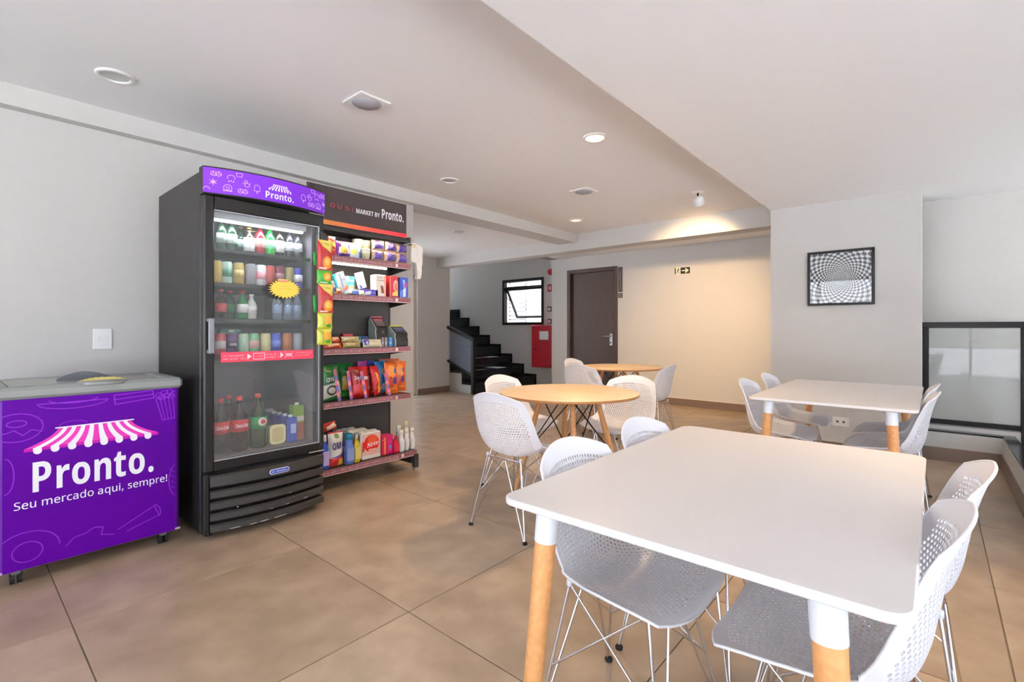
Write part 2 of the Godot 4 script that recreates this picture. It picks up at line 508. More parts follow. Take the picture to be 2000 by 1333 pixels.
func shell() -> void:
	# floor: a bed with every tile laid on it
	var fl := structure_root("floor", "brown grey porcelain tile floor with thin dark joints", "floor")
	part(fl, "grout_bed", slab(-2.4, 8.0, -0.2, -0.0025, -0.42, 6.99), M.grout)
	var pitch := 0.91
	var rng := RandomNumberGenerator.new()
	rng.seed = 5
	for i in range(-4, 8):
		for j in range(-4, 6):
			var u0 := 1.231 + pitch * i + 0.0024
			var u1 := u0 + pitch - 0.0048
			var v1 := 2.53 + pitch * j - 0.0024
			var v0 := v1 - pitch + 0.0048
			u0 = maxf(u0, -2.4); u1 = minf(u1, 7.88); v0 = maxf(v0, -0.424); v1 = minf(v1, 6.84)
			if u1 - u0 < 0.02 or v1 - v0 < 0.02: continue
			part(fl, "tile", slab(u0, u1, -0.012, 0.0, v0, v1, 0.0012), M.tiles[rng.randi() % 4])
	# ceilings and beams
	structure("ceiling", slab(-2.4, 5.82, CEIL, CEIL + 0.2, 1.24, BEAM_V + 0.3), M.ceiling, "flat white plaster ceiling over the round tables", "ceiling")
	structure("ceiling_bulkhead", slab(-2.4, 5.98, LOW, CEIL + 0.2, -2.3, 1.24), M.ceiling, "lowered white plaster ceiling over the rectangular tables", "ceiling")
	structure("ceiling_alcove", slab(1.0, 5.82, 2.445, 2.7, 4.13, 6.99), M.ceiling, "white ceiling of the stair lobby", "ceiling")
	structure("ceiling_passage", slab(6.05, BACK_U + 0.15, 2.42, 2.6, 1.24, 5.30), M.ceiling, "white ceiling in front of the brown door", "ceiling")
	structure("trim_1", slab(-2.4, 5.82, 2.38, CEIL + 0.1, BEAM_V, 4.13), M.wall, "long white beam above the drinks fridge wall", "beam")
	structure("trim_2", slab(5.82, 6.05, 2.27, CEIL + 0.2, 1.24, 6.84), M.wall, "white beam crossing in front of the brown door wall", "beam")
	# walls
	structure("wall_left", slab(-2.4, 3.03, 0, 2.4, WALL_V, 4.05), M.wall, "off white wall behind the freezer and the fridge", "wall")
	var dv0 := v_at(1206.5, BACK_U)
	var dv1 := v_at(1108.0, BACK_U)
	var dy := 2.20
	var st := mb()
	add_slab(st, BACK_U, BACK_U + 0.15, 0, 2.45, 1.10, dv0)
	add_slab(st, BACK_U, BACK_U + 0.15, 0, 2.45, dv1, 5.30)
	add_slab(st, BACK_U, BACK_U + 0.15, dy, 2.45, dv0, dv1)
	structure("wall_back", done(st), M.wall, "beige lit wall with the brown door and exit sign", "wall")
	st = mb()
	add_slab(st, BACK_U + 0.15, FAR_U, 0, 4.2, 5.15, 5.30)
	add_slab(st, 6.05, BACK_U + 0.15, 2.42, 4.2, 5.15, 5.30)
	add_slab(st, 5.90, 6.05, CEIL + 0.2, 4.2, 5.15, 6.99)
	structure("wall_stair_return", done(st), M.wall, "short return wall beside the red hose cabinet", "wall")
	# far stair wall with its window opening
	var wv0 := v_at(1062, FAR_U)
	var wv1 := v_at(982, FAR_U)
	var wy0 := y_u(1020, 635.0, FAR_U)
	var wy1 := y_u(1020, 545.0, FAR_U)
	st = mb()
	add_slab(st, FAR_U, FAR_U + 0.15, -0.2, 4.2, 5.15, wv0)
	add_slab(st, FAR_U, FAR_U + 0.15, -0.2, 4.2, wv1, 10.0)
	add_slab(st, FAR_U, FAR_U + 0.15, -0.2, wy0, wv0, wv1)
	add_slab(st, FAR_U, FAR_U + 0.15, wy1, 4.2, wv0, wv1)
	structure("wall_stair", done(st), M.wall, "grey wall of the staircase around the black framed window", "wall")
	window_far(wv0, wv1, wy0, wy1)
	structure("wall_stair_upper", slab(5.99, 6.14, 0, 4.2, 6.99, 10.0), M.wall, "near side wall of the upper staircase", "wall")
	st = mb()
	add_slab(st, 5.99, 6.4, 0, 4.2, 10.0, 10.15)
	add_slab(st, 7.6, FAR_U + 0.15, 0, 4.2, 10.0, 10.15)
	add_slab(st, 6.4, 7.6, 0, 2.2, 10.0, 10.15)
	add_slab(st, 6.4, 7.6, 3.8, 4.2, 10.0, 10.15)
	structure("wall_stair_end", done(st), M.wall, "end wall of the upper staircase", "wall")
	var w5 := structure_root("window_5", "window on the upper stair landing", "window")
	part(w5, "pane", slab(6.4, 7.6, 2.2, 3.8, 10.06, 10.066), M.glass)
	structure("ceiling_stair", slab(5.90, FAR_U + 0.15, 4.2, 4.35, 5.15, 10.15), M.ceiling, "ceiling of the staircase", "ceiling")
	st = mb()
	add_slab(st, 5.39, 6.14, 0, 2.5, 6.84, 6.99)
	add_slab(st, 1.0, 3.6, 0, 2.5, 6.84, 6.99)
	add_slab(st, 3.6, 5.39, 2.1, 2.5, 6.84, 6.99)
	structure("wall_alcove", done(st), M.wall, "pale wall left of the black stairs", "wall")
	st = mb()
	for u in [3.6, 4.465, 5.33]: add_slab(st, u, u + 0.06, 0, 2.1, 6.88, 6.94)
	add_slab(st, 3.6, 5.39, 2.04, 2.1, 6.88, 6.94)
	var w2 := structure_root("window_2", "glazed entrance of the stair lobby", "window")
	part(w2, "window_frame", done(st), M.skirting_trim)
	for u in [3.66, 4.525]: part(w2, "pane", slab(u, u + 0.805, 0, 2.04, 6.905, 6.915), M.glass)
	structure("wall_alcove_end", slab(0.85, 1.0, 0, 2.5, 4.05, 6.99), M.wall, "end wall of the stair lobby", "wall")
	st = mb()
	add_slab(st, COL_U, 5.71, 0, LOW, 0.083, 1.24)
	add_slab(st, 5.71, BACK_U, 0, CEIL, 1.10, 1.24)
	structure("wall_picture", done(st), M.wall, "white pier wall carrying the op art picture", "wall")
	structure("wall_right_end", slab(5.98, 6.13, -0.2, LOW, -2.3, 1.10), M.wall, "pale wall behind the glass railing", "wall")
	st = mb()
	add_slab(st, -2.4, -1.6, -0.2, CEIL, -2.45, -2.3)
	add_slab(st, 2.5, 4.35, -0.2, CEIL, -2.45, -2.3)
	add_slab(st, 5.8, 6.13, -0.2, CEIL, -2.45, -2.3)
	add_slab(st, -1.6, 5.8, -0.2, 0.25, -2.45, -2.3)
	add_slab(st, -1.6, 5.8, 2.28, CEIL, -2.45, -2.3)
	structure("wall_right", done(st), M.wall, "wall with the wide side window", "wall")
	var w3 := structure_root("window_3", "wide side window with black frame", "window")
	st = mb()
	for u in [-1.6, -0.25, 1.1, 2.45, 4.35, 5.75]: add_slab(st, u, u + 0.05, 0.25, 2.28, -2.41, -2.36)
	add_slab(st, -1.6, 5.8, 0.25, 0.30, -2.41, -2.36)
	add_slab(st, -1.6, 5.8, 2.23, 2.28, -2.41, -2.36)
	part(w3, "window_frame", done(st), M.black_metal)
	for u in [-1.55, -0.20, 1.15, 4.40]: part(w3, "pane", slab(u, u + (1.35 if u > 4 else 1.3), 0.30, 2.23, -2.388, -2.382), M.glass)
	st = mb()
	add_slab(st, -2.55, -2.4, 0, CEIL, 3.3, 4.05)
	add_slab(st, -2.55, -2.4, -0.2, CEIL, -2.45, -1.9)
	add_slab(st, -2.55, -2.4, 2.3, CEIL + 0.2, -1.9, 3.3)
	structure("wall_front", done(st), M.wall, "wall with the glazed garden doors", "wall")
	var w4 := structure_root("window_4", "glazed garden doors with black frames", "window")
	st = mb()
	for v in [-1.9, -0.6, 0.7, 2.0, 3.25]: add_slab(st, -2.5, -2.45, 0, 2.3, v, v + 0.05)
	add_slab(st, -2.5, -2.45, 2.25, 2.3, -1.9, 3.3)
	part(w4, "window_frame", done(st), M.black_metal)
	for v in [-1.85, -0.55, 0.75, 2.05]: part(w4, "pane", slab(-2.478, -2.472, 0, 2.25, v, v + 1.2), M.glass)
	# skirtings: brown tile with a pale top line
	skirting("baseboard_back", BACK_U - 0.012, BACK_U, 1.24, dv0, "brown tile skirting along the door wall")
	skirting("baseboard_back_door", BACK_U - 0.012, BACK_U, dv1, 5.30, "brown tile skirting between the brown door and the stairs")
	skirting("baseboard_picture", COL_U - 0.012, COL_U, 0.083, 1.24, "brown tile skirting under the picture wall")
	skirting("baseboard_alcove", 5.39, 6.13, 6.828, 6.84, "brown tile skirting beside the stair post")
	skirting("baseboard_left", -2.4, 3.03, WALL_V - 0.012, WALL_V, "brown tile skirting behind the freezer")
	# the kerb round the stairwell on the right
	st = mb()
	add_slab(st, 5.71, 5.80, 0, 0.247, -0.50, 0.083)
	add_slab(st, -2.4, 5.71, 0, 0.247, -0.50, -0.424)
	structure("trim_3", done(st), M.wall, "low beige kerb around the stairwell", "kerb")
	st = mb()
	add_slab(st, 5.712, 5.81, 0.247, 0.262, -0.51, 0.083, 0.002)
	add_slab(st, -2.4, 5.712, 0.247, 0.262, -0.51, -0.428, 0.002)
	structure("trim_4", done(st), M.granite, "black stone cap on the low kerb", "kerb cap")
	st = mb()
	add_slab(st, 5.698, 5.71, 0, 0.115, -0.424, 0.083)
	add_slab(st, -2.4, 5.698, 0, 0.115, -0.424, -0.412)
	structure("baseboard_kerb", done(st), M.skirting, "brown tile skirting along the low kerb", "skirting")
	structure("floor_stairwell", slab(-2.4, 5.98, -0.2, 0.05, -2.3, -0.50), M.granite, "black polished stone landing behind the kerb", "floor")
	structure("trim_5", slab(5.80, 5.98, 0, 0.295, -2.3, 0.083), M.wall, "beige upstand under the glass railing", "upstand")
	structure("trim_6", slab(5.788, 5.80, 0.05, 0.19, -2.3, -0.51), M.granite, "black stone skirting below the beige upstand", "skirting")

func skirting(called: String, u0: float, u1: float, v0: float, v1: float, label: String) -> void:
	var r := structure_root(called, label, "skirting")
	part(r, "skirting_board", slab(u0, u1, 0, 0.108, v0, v1), M.skirting)
	part(r, "top_strip", slab(u0, u1, 0.108, 0.118, v0, v1), M.skirting_trim)

func window_far(v0: float, v1: float, y0: float, y1: float) -> void:
	var r := structure_root("window_1", "black framed stair window with a tilted opening sash", "window")
	var u0 := FAR_U - 0.02
	var u1 := FAR_U + 0.08
	var f := 0.055
	var st := mb()
	add_slab(st, u0, u1, y0, y0 + f, v0, v1, 0.004)
	add_slab(st, u0, u1, y1 - f, y1, v0, v1, 0.004)
	add_slab(st, u0, u1, y0 + f, y1 - f, v0, v0 + f, 0.004)
	add_slab(st, u0, u1, y0 + f, y1 - f, v1 - f, v1, 0.004)
	var ty := y1 - 0.19
	add_slab(st, u0, u1, ty, ty + 0.035, v0 + f, v1 - f, 0.004)
	part(r, "window_frame", done(st), M.black_metal)
	part(r, "pane", slab(FAR_U + 0.03, FAR_U + 0.036, ty + 0.035, y1 - f, v0 + f, v1 - f), M.glass)
	# the sash hangs from its top edge and swings outwards
	var h := ty - (y0 + f)
	var w := v1 - v0 - 2 * f
	st = mb()
	var s := 0.045
	add_bevel(st, Vector3(0, -h, -w / 2), Vector3(0.03, -h + s, w / 2), 0.003)
	add_bevel(st, Vector3(0, -s, -w / 2), Vector3(0.03, 0, w / 2), 0.003)
	add_bevel(st, Vector3(0, -h + s, -w / 2), Vector3(0.03, -s, -w / 2 + s), 0.003)
	add_bevel(st, Vector3(0, -h + s, w / 2 - s), Vector3(0.03, -s, w / 2), 0.003)
	var sash := part(r, "sash", done(st), M.black_metal, P(FAR_U + 0.03, ty, (v0 + v1) / 2), Vector3(0, 0, deg_to_rad(30)))
	part(sash, "sash_pane", box(Vector3(0.006, h - 2 * s, w - 2 * s), 0.0, Vector3(0.015, -h / 2, 0)), M.glass)
	part(r, "stay", tube([P(FAR_U + 0.05, ty - 0.18, v1 - f - 0.01), P(FAR_U + 0.20, ty - 0.27, v1 - f - 0.01)], 0.006), M.black_metal)

func stairs_and_rails() -> void:
	# black stone stairs climbing along the grey wall
	var root := thing("staircase", "black polished stone stairs climbing along the grey window wall", "staircase", Vector3.ZERO)
	var rise := 0.197
	var go := 0.325
	var v0 := 6.17
	var st := mb()
	for i in 8:
		add_slab(st, 6.155, FAR_U - 0.021, 0, rise * (i + 1) - 0.05, v0 + go * i + 0.03, v0 + go * (i + 1) + 0.03)
	part(root, "stair_body", done(st), M.wall)
	for i in 8:
		var va := v0 + go * i
		part(root, "tread", slab(6.145, FAR_U - 0.021, rise * (i + 1) - 0.045, rise * (i + 1), va - 0.01, va + go + 0.03, 0.003), M.granite)
		part(root, "riser", slab(6.145, FAR_U - 0.021, rise * i, rise * (i + 1) - 0.045, va, va + 0.03), M.granite)
		part(root, "wall_skirting", slab(FAR_U - 0.02, FAR_U - 0.001, rise * i, rise * (i + 1) + 0.045, va - 0.02, va + go - 0.02), M.granite)
	# stair railing: two posts, two sloping bars and a glass infill
	var rail := thing("stair_railing", "black metal stair railing with a blue tinted glass infill", "railing", Vector3.ZERO)
	var ru := 6.10
	var va := v_at(872, ru)
	var vb := v_at(924, ru)
	var ya := y_u(872, 634, ru)
	var yb := y_u(924, 660, ru)
	part(rail, "post", slab(ru - 0.03, ru + 0.03, 0.13, ya, va - 0.03, va + 0.03, 0.004), M.black_metal)
	part(rail, "post_foot", slab(ru - 0.018, ru + 0.018, 0.0, 0.13, va - 0.018, va + 0.018), M.black_metal)
	part(rail, "post", slab(ru - 0.03, ru + 0.03, 0.0, yb, vb - 0.03, vb + 0.03, 0.004), M.black_metal)
	var ca := y_u(876, 703, ru)
	var cb := y_u(920, 734, ru)
	part(rail, "handrail", sloped(ru, va, ya - 0.035, vb, yb - 0.035, 0.07, 0.055), M.black_metal)
	part(rail, "lower_bar", sloped(ru, va, ca, vb, cb, 0.05, 0.04), M.black_metal)
	var m := (ya + ca) / 2 - 0.02
	var n := (yb + cb) / 2 - 0.02
	part(rail, "glass_infill", sloped(ru, va, m, vb, n, 0.008, ya - ca - 0.06), M.stair_glass)
	# the railing on the far side of the stairwell
	var r2 := thing("glass_railing", "black framed glass railing beside the white picture wall", "railing", Vector3.ZERO)
	var u := 5.85
	var e0 := v_at(1806, u)
	var e1 := v_at(1999, u)
	part(r2, "top_bar", slab(u - 0.025, u + 0.025, 1.163, 1.215, e1 - 0.03, e0 + 0.04, 0.004), M.black_metal)
	part(r2, "bottom_bar", slab(u - 0.02, u + 0.02, 0.305, 0.345, e1, e0, 0.003), M.black_metal)
	part(r2, "post", slab(u - 0.02, u + 0.02, 0.295, 1.163, e0 - 0.03, e0 + 0.015, 0.003), M.black_metal)
	part(r2, "post", slab(u - 0.06, u + 0.0, 0.05, 1.165, e1 - 0.05, e1 + 0.018, 0.003), M.black_metal)
	part(r2, "glass_pane", slab(u - 0.005, u + 0.005, 0.345, 1.163, e1 + 0.018, e0 - 0.03), M.rail_glass)
	part(r2, "side_bar", slab(2.0, u - 0.06, 1.163, 1.215, e1 - 0.05, e1, 0.004), M.black_metal)

func sloped(u: float, va: float, ya: float, vb: float, yb: float, wide: float, high: float) -> ArrayMesh:   # a bar in a plane u from (va, ya) to (vb, yb), centred on that line
	var st := mb()
	var o := PackedVector2Array([Vector2(-va, ya - high / 2), Vector2(-vb, yb - high / 2), Vector2(-vb, yb + high / 2), Vector2(-va, ya + high / 2)])
	var c := Vector3(u, (ya + yb) / 2, -(va + vb) / 2)
	var pts := []
	for s in [-1.0, 1.0]:
		for p in o: pts.append(Vector3(u + s * wide / 2, p.y, p.x))
	for f in [[0, 1, 2, 3], [4, 5, 6, 7], [0, 1, 5, 4], [1, 2, 6, 5], [2, 3, 7, 6], [3, 0, 4, 7]]:
		var mid: Vector3 = (pts[f[0]] + pts[f[1]] + pts[f[2]] + pts[f[3]]) / 4
		quad(st, pts[f[0]], pts[f[1]], pts[f[2]], pts[f[3]], mid - c)
	return done(st)

func wall_fittings() -> void:
	# the brown door
	var dv0 := v_at(1206.5, BACK_U)
	var dv1 := v_at(1108.0, BACK_U)
	var dy := 2.20
	var d := structure_root("door_1", "dark brown wooden door with a steel lever handle", "door")
	var st := mb()
	add_slab(st, BACK_U - 0.012, BACK_U + 0.13, 0, dy, dv0, dv0 + 0.065, 0.003)
	add_slab(st, BACK_U - 0.012, BACK_U + 0.13, 0, dy, dv1 - 0.065, dv1, 0.003)
	add_slab(st, BACK_U - 0.012, BACK_U + 0.13, dy - 0.065, dy, dv0 + 0.065, dv1 - 0.065, 0.003)
	part(d, "door_frame", done(st), M.door_wood)
	var leaf := part(d, "door_leaf", slab(BACK_U + 0.05, BACK_U + 0.09, 0.005, dy - 0.065, dv0 + 0.065, dv1 - 0.065, 0.003), M.door_wood)
	var hv := v_at(1194, BACK_U + 0.05)
	part(leaf, "handle_plate", slab(BACK_U + 0.042, BACK_U + 0.05, 0.88, 1.08, hv - 0.028, hv + 0.028, 0.004), M.steel)
	part(leaf, "lever", tube([P(BACK_U + 0.045, 1.035, hv), P(BACK_U - 0.005, 1.035, hv), P(BACK_U - 0.008, 1.035, hv + 0.02), P(BACK_U - 0.008, 1.035, hv + 0.12)], 0.011), M.chrome)
	part(leaf, "lock_cylinder", tube([P(BACK_U + 0.045, 0.93, hv), P(BACK_U + 0.03, 0.93, hv)], 0.014, 12), M.chrome)
	# vertical letter plates beside the door
	for k in 2:
		var ya: float = [y_u(1212, 570.5, BACK_U), y_u(1212, 582, BACK_U)][k]
		var yb: float = [y_u(1212, 522, BACK_U), y_u(1212, 573, BACK_U)][k]
		var va := v_at(1216, BACK_U)
		var vb := v_at(1208, BACK_U)
		var t := thing("door_sign", ["tall narrow dark sign plate with vertical letters beside brown door", "small square dark sign plate under the tall letter plate"][k], "sign", P(BACK_U - 0.006, (ya + yb) / 2, (va + vb) / 2), -PI / 2)
		part(t, "plate", box(Vector3(vb - va, yb - ya, 0.008), 0.002), flat("3a3430"))
		var im := canvas(24, 24 if k else 144, Color("3a3430"))
		var rng := RandomNumberGenerator.new()
		rng.seed = 9
		if k == 0:
			for q in 11: scribble(im, 6, 7 + q * 12, 12, 8, Color("c9bda9"), rng)
		else:
			stroke(im, [Vector2(7, 6), Vector2(17, 6), Vector2(17, 17), Vector2(7, 17)], 2.2, Color("c9bda9"), true)
		part(t, "print", box(Vector3((vb - va) * 0.86, (yb - ya) * 0.97, 0.002)), picture(im), Vector3(0, 0, 0.0045))
	# exit sign
	var ev0 := v_at(1349, BACK_U)
	var ev1 := v_at(1317, BACK_U)
	var ew := ev1 - ev0
	var ex := thing("exit_sign", "green black emergency exit sign with running figure and arrow", "exit sign", P(BACK_U - 0.003, (y_u(1333, 522, BACK_U) + y_u(1333, 536, BACK_U)) / 2, (ev0 + ev1) / 2), -PI / 2)
	var eh := y_u(1333, 522, BACK_U) - y_u(1333, 536, BACK_U)
	part(ex, "plate", box(Vector3(ew, eh, 0.004), 0.001), flat("e7dfc8"))
	var ei := canvas(128, 60, Color("e9e2cc"))
	var ink := Color("2c2a18")
	ei.fill_rect(Rect2i(2, 2, 10, 56), ink)
	ei.fill_rect(Rect2i(50, 2, 76, 56), ink)
	stroke(ei, [Vector2(62, 30), Vector2(104, 30)], 9, Color("f2ecd8"))
	stroke(ei, [Vector2(90, 14), Vector2(110, 30), Vector2(90, 46)], 9, Color("f2ecd8"))
	oval(ei, 34, 10, 4.5, 4.5, ink)
	stroke(ei, [Vector2(31, 18), Vector2(27, 33)], 7, ink)
	stroke(ei, [Vector2(31, 19), Vector2(40, 26), Vector2(44, 22)], 3.2, ink)
	stroke(ei, [Vector2(30, 19), Vector2(21, 21), Vector2(18, 29)], 3.2, ink)
	stroke(ei, [Vector2(27, 33), Vector2(36, 40), Vector2(38, 54)], 4, ink)
	stroke(ei, [Vector2(27, 33), Vector2(25, 44), Vector2(15, 50)], 4, ink)
	part(ex, "print", box(Vector3(ew * 0.97, eh * 0.95, 0.001)), picture(ei), Vector3(0, 0, 0.0022))
	# op art picture
	var pv0 := v_at(1709, COL_U)
	var pv1 := v_at(1578, COL_U)
	var py0 := y_u(1643, 596.5, COL_U)
	var py1 := y_u(1643, 489.0, COL_U)
	var pw := pv1 - pv0
	var ph := py1 - py0
	var pic := thing("framed_picture", "framed black and white checkered spiral print on the white pier", "picture", P(COL_U - 0.002, (py0 + py1) / 2, (pv0 + pv1) / 2), -PI / 2)
	st = mb()
	var fw := 0.022
	add_bevel(st, Vector3(-pw / 2, -ph / 2, 0), Vector3(pw / 2, -ph / 2 + fw, 0.03), 0.003)
	add_bevel(st, Vector3(-pw / 2, ph / 2 - fw, 0), Vector3(pw / 2, ph / 2, 0.03), 0.003)
	add_bevel(st, Vector3(-pw / 2, -ph / 2 + fw, 0), Vector3(-pw / 2 + fw, ph / 2 - fw, 0.03), 0.003)
	add_bevel(st, Vector3(pw / 2 - fw, -ph / 2 + fw, 0), Vector3(pw / 2, ph / 2 - fw, 0.03), 0.003)
	part(pic, "frame", done(st), M.black_metal)
	var oi := canvas(384, 384, Color.WHITE)
	for y in 384:
		for x in 384:
			var q := Vector2(x - 192, y - 192)
			var rad := q.length()
			var rr := log(maxf(rad, 2.0) / 192.0) * 10.0
			var aa := q.angle() / TAU * 48.0
			var on := (int(floor(rr)) + int(floor(aa))) % 2 == 0
			if rad < 48: on = int(floor(rad / 4.0)) % 2 == 0
			oi.set_pixel(x, y, Color("1f1f22") if on else Color("e9e9ea"))
	part(pic, "print", box(Vector3(pw - 2 * fw, ph - 2 * fw, 0.004)), picture(oi, 0.7), Vector3(0, 0, 0.01))
	part(pic, "picture_glass", box(Vector3(pw - 2 * fw, ph - 2 * fw, 0.002)), M.glass, Vector3(0, 0, 0.022))
	# light switch on the left wall, sockets under the picture
	var sx0 := u_at(181, WALL_V)
	var sx1 := u_at(218, WALL_V)
	var sy0 := y_v(199, 682, WALL_V)
	var sy1 := y_v(199, 642.5, WALL_V)
	var sw := thing("light_switch", "white rectangular light switch plate above the freezer", "switch", P((sx0 + sx1) / 2, (sy0 + sy1) / 2, WALL_V - 0.004))
	part(sw, "plate", box(Vector3(sx1 - sx0, sy1 - sy0, 0.008), 0.002), M.white_plastic)
	part(sw, "rocker", box(Vector3((sx1 - sx0) * 0.5, (sy1 - sy0) * 0.27, 0.006), 0.0015), M.white_plastic, Vector3(0, 0.002, 0.005), Vector3(0.06, 0, 0))
	var so := thing("wall_socket", "white double power socket low on the picture wall", "socket", P(COL_U - 0.004, 0.30, v_at(1642, COL_U)), -PI / 2)
	part(so, "plate", box(Vector3(0.125, 0.085, 0.008), 0.002), M.white_plastic)
	for s in [-1, 1]: part(so, "outlet", lathe([Vector2(0, 0), Vector2(0.012, 0), Vector2(0.012, 0.002), Vector2(0, 0.002)], 6), flat("6a6866"), Vector3(s * 0.024, 0, 0.004), Vector3(PI / 2, 0, 0))
	# fire fighting fittings on the stair wall
	var cv1 := v_at(1047, FAR_U)
	var cb := thing("hose_cabinet", "red fire hose cabinet with a paper notice on the stair wall", "cabinet", P(FAR_U - 0.09, 0.0, cv1 - 0.40), -PI / 2)
	var cy0 := y_u(1050, 717, FAR_U - 0.09)
	var cy1 := y_u(1050, 636, FAR_U - 0.09)
	part(cb, "body", box(Vector3(0.76, cy1 - cy0, 0.17), 0.006, Vector3(0, (cy0 + cy1) / 2, 0)), M.red_paint)
	var cd := part(cb, "cabinet_door", box(Vector3(0.68, cy1 - cy0 - 0.07, 0.012), 0.004, Vector3(0, (cy0 + cy1) / 2, 0.09)), M.red_paint)
	part(cd, "latch", lathe([Vector2(0, 0), Vector2(0.022, 0), Vector2(0.022, 0.014), Vector2(0, 0.018)], 12), flat("5c0a14"), Vector3(-0.27, cy0 + 0.36, 0.096), Vector3(PI / 2, 0, 0))
	part(cb, "notice", box(Vector3(0.22, 0.17, 0.001)), M.paper, Vector3(-0.06, cy1 - 0.2, 0.0975))
	var al := thing("fire_alarm", "round red fire alarm sounder high beside the stair window", "fire alarm", P(FAR_U - 0.001, y_u(1073, 532, FAR_U), v_at(1076, FAR_U)), -PI / 2)
	part(al, "sounder", lathe([Vector2(0, 0), Vector2(0.06, 0), Vector2(0.06, 0.03), Vector2(0.05, 0.06), Vector2(0.02, 0.07), Vector2(0, 0.07)], 20), M.red_paint, Vector3.ZERO, Vector3(PI / 2, 0, 0))
	var fs := thing("fire_sign", "square red fire sign beside the stair window", "sign", P(FAR_U - 0.003, y_u(1072, 563, FAR_U), v_at(1074, FAR_U)), -PI / 2)
	part(fs, "plate", box(Vector3(0.11, 0.15, 0.004)), M.red_paint)
	part(fs, "pictogram", box(Vector3(0.05, 0.08, 0.001)), flat("d9b8b0"), Vector3(0, 0, 0.0025))
	for k in 2:
		var cp := thing("call_point", ["grey framed fire alarm call point between the red sign and the hose cabinet", "fire alarm call point just above the red hose cabinet"][k], "call point", P(FAR_U - 0.02, y_u(1073, [604, 628][k], FAR_U), v_at(1075, FAR_U)), -PI / 2)
		part(cp, "housing", box(Vector3(0.1, 0.1, 0.04), 0.006), flat(["4d4a48", "7e5a52"][k]))
		part(cp, "window_plate", box(Vector3(0.06, 0.05, 0.004)), flat("d8d4cc"), Vector3(0, -0.005, 0.021))

func ceiling_fittings() -> void:
	var spots := [
		[0.588, 3.296, CEIL, 0, "unlit round recessed downlight above the freezer"], [2.972, 3.314, CEIL, 0, "unlit round recessed downlight near the shelf rack header"],
		[2.975, 1.802, CEIL, 2, "brightly lit round recessed downlight above a round oak table"], [5.074, 3.343, CEIL, 1, "dimly lit round recessed downlight near the beam corner"],
		[4.417, 4.754, 2.445, 0, "unlit round recessed downlight in the stair lobby ceiling"]]
	for s in spots:
		var t := thing("downlight", s[4], "downlight", P(s[0], s[2], s[1]), 0, "recessed ceiling downlights")
		part(t, "trim_ring", lathe([Vector2(0.062, -0.002), Vector2(0.066, -0.012), Vector2(0.082, -0.008), Vector2(0.086, 0.0)], 28), M.white_plastic)
		part(t, "lamp_face", lathe([Vector2(0.064, -0.0025), Vector2(0.03, -0.001), Vector2(0.0, -0.0008)], 24), [M.lamp_off, M.lamp_low, M.lamp_on][s[3]])
		if s[3] > 0: lamp(P(s[0], s[2] - 0.03, s[1]), P(s[0], 0, s[1]), [0.0, 2.0, 2.3][s[3]], 75.0, 0.05)
	# a swivelling spotlight aimed at the door wall
	var g := thing("swivel_spotlight", "white swivelling ceiling spotlight aimed at the beige door wall", "spotlight", P(4.818, CEIL, 1.756))
	part(g, "base_plate", lathe([Vector2(0, -0.012), Vector2(0.05, -0.012), Vector2(0.055, 0)], 20), M.white_plastic)
	part(g, "arm", tube([Vector3(0, -0.01, 0), Vector3(0, -0.05, 0)], 0.008), M.dark_wire)
	var hd := part(g, "lamp_head", lathe([Vector2(0.05, -0.05), Vector2(0.054, -0.048), Vector2(0.045, 0.02), Vector2(0.02, 0.04), Vector2(0, 0.04)], 22), M.white_plastic, Vector3(0.02, -0.075, 0), Vector3(0, 0, deg_to_rad(38)))
	part(hd, "lamp_face", lathe([Vector2(0.049, -0.044), Vector2(0.02, -0.03), Vector2(0, -0.028)], 20), M.lamp_on)
	lamp(P(4.87, CEIL - 0.135, 1.756), P(BACK_U, 1.1, 2.7), 7.0, 37.0, 0.04)
	# the downlight that warms the floor by the kerb
	for s in [[2.4, -0.24, LOW, 1.9]]:
		var t := thing("downlight", "lit round downlight over the stairwell kerb", "downlight", P(s[0], s[2], s[1]), 0, "recessed ceiling downlights")
		part(t, "trim_ring", lathe([Vector2(0.062, -0.002), Vector2(0.066, -0.012), Vector2(0.082, -0.008), Vector2(0.086, 0.0)], 28), M.white_plastic)
		part(t, "lamp_face", lathe([Vector2(0.064, -0.0025), Vector2(0.03, -0.001), Vector2(0.0, -0.0008)], 24), M.lamp_on)
		lamp(P(s[0], s[2] - 0.03, s[1]), P(s[0], 0, s[1]), s[3], 38.0, 0.05)
	for s in [[1.629, 2.546, "square ceiling speaker with round grey grille near the drinks fridge"], [4.056, 2.583, "square ceiling speaker with round grey grille beyond the lit downlight"]]:
		var t := thing("ceiling_speaker", s[2], "speaker", P(s[0], CEIL, s[1]), 0, "ceiling speakers")
		part(t, "frame", box(Vector3(0.205, 0.012, 0.205), 0.004, Vector3(0, -0.006, 0)), M.white_plastic)
		part(t, "grille", lathe([Vector2(0.085, -0.012), Vector2(0.08, -0.0155), Vector2(0.0, -0.017)], 30), flat("a9a8ac", 0.8))

func lamp(at: Vector3, to: Vector3, energy: float, angle: float, size: float) -> void:
	var l := SpotLight3D.new()
	l.name = numbered("lamp_light")
	l.light_color = Color(1.0, 0.84, 0.62)
	l.light_energy = energy
	l.spot_angle = angle
	l.spot_attenuation = 1.0
	l.spot_range = 12.0
	l.light_size = size
	l.shadow_enabled = true
	add_child(l)
	l.look_at_from_position(at, to, Vector3.RIGHT if absf((to - at).normalized().y) > 0.9 else Vector3.UP)

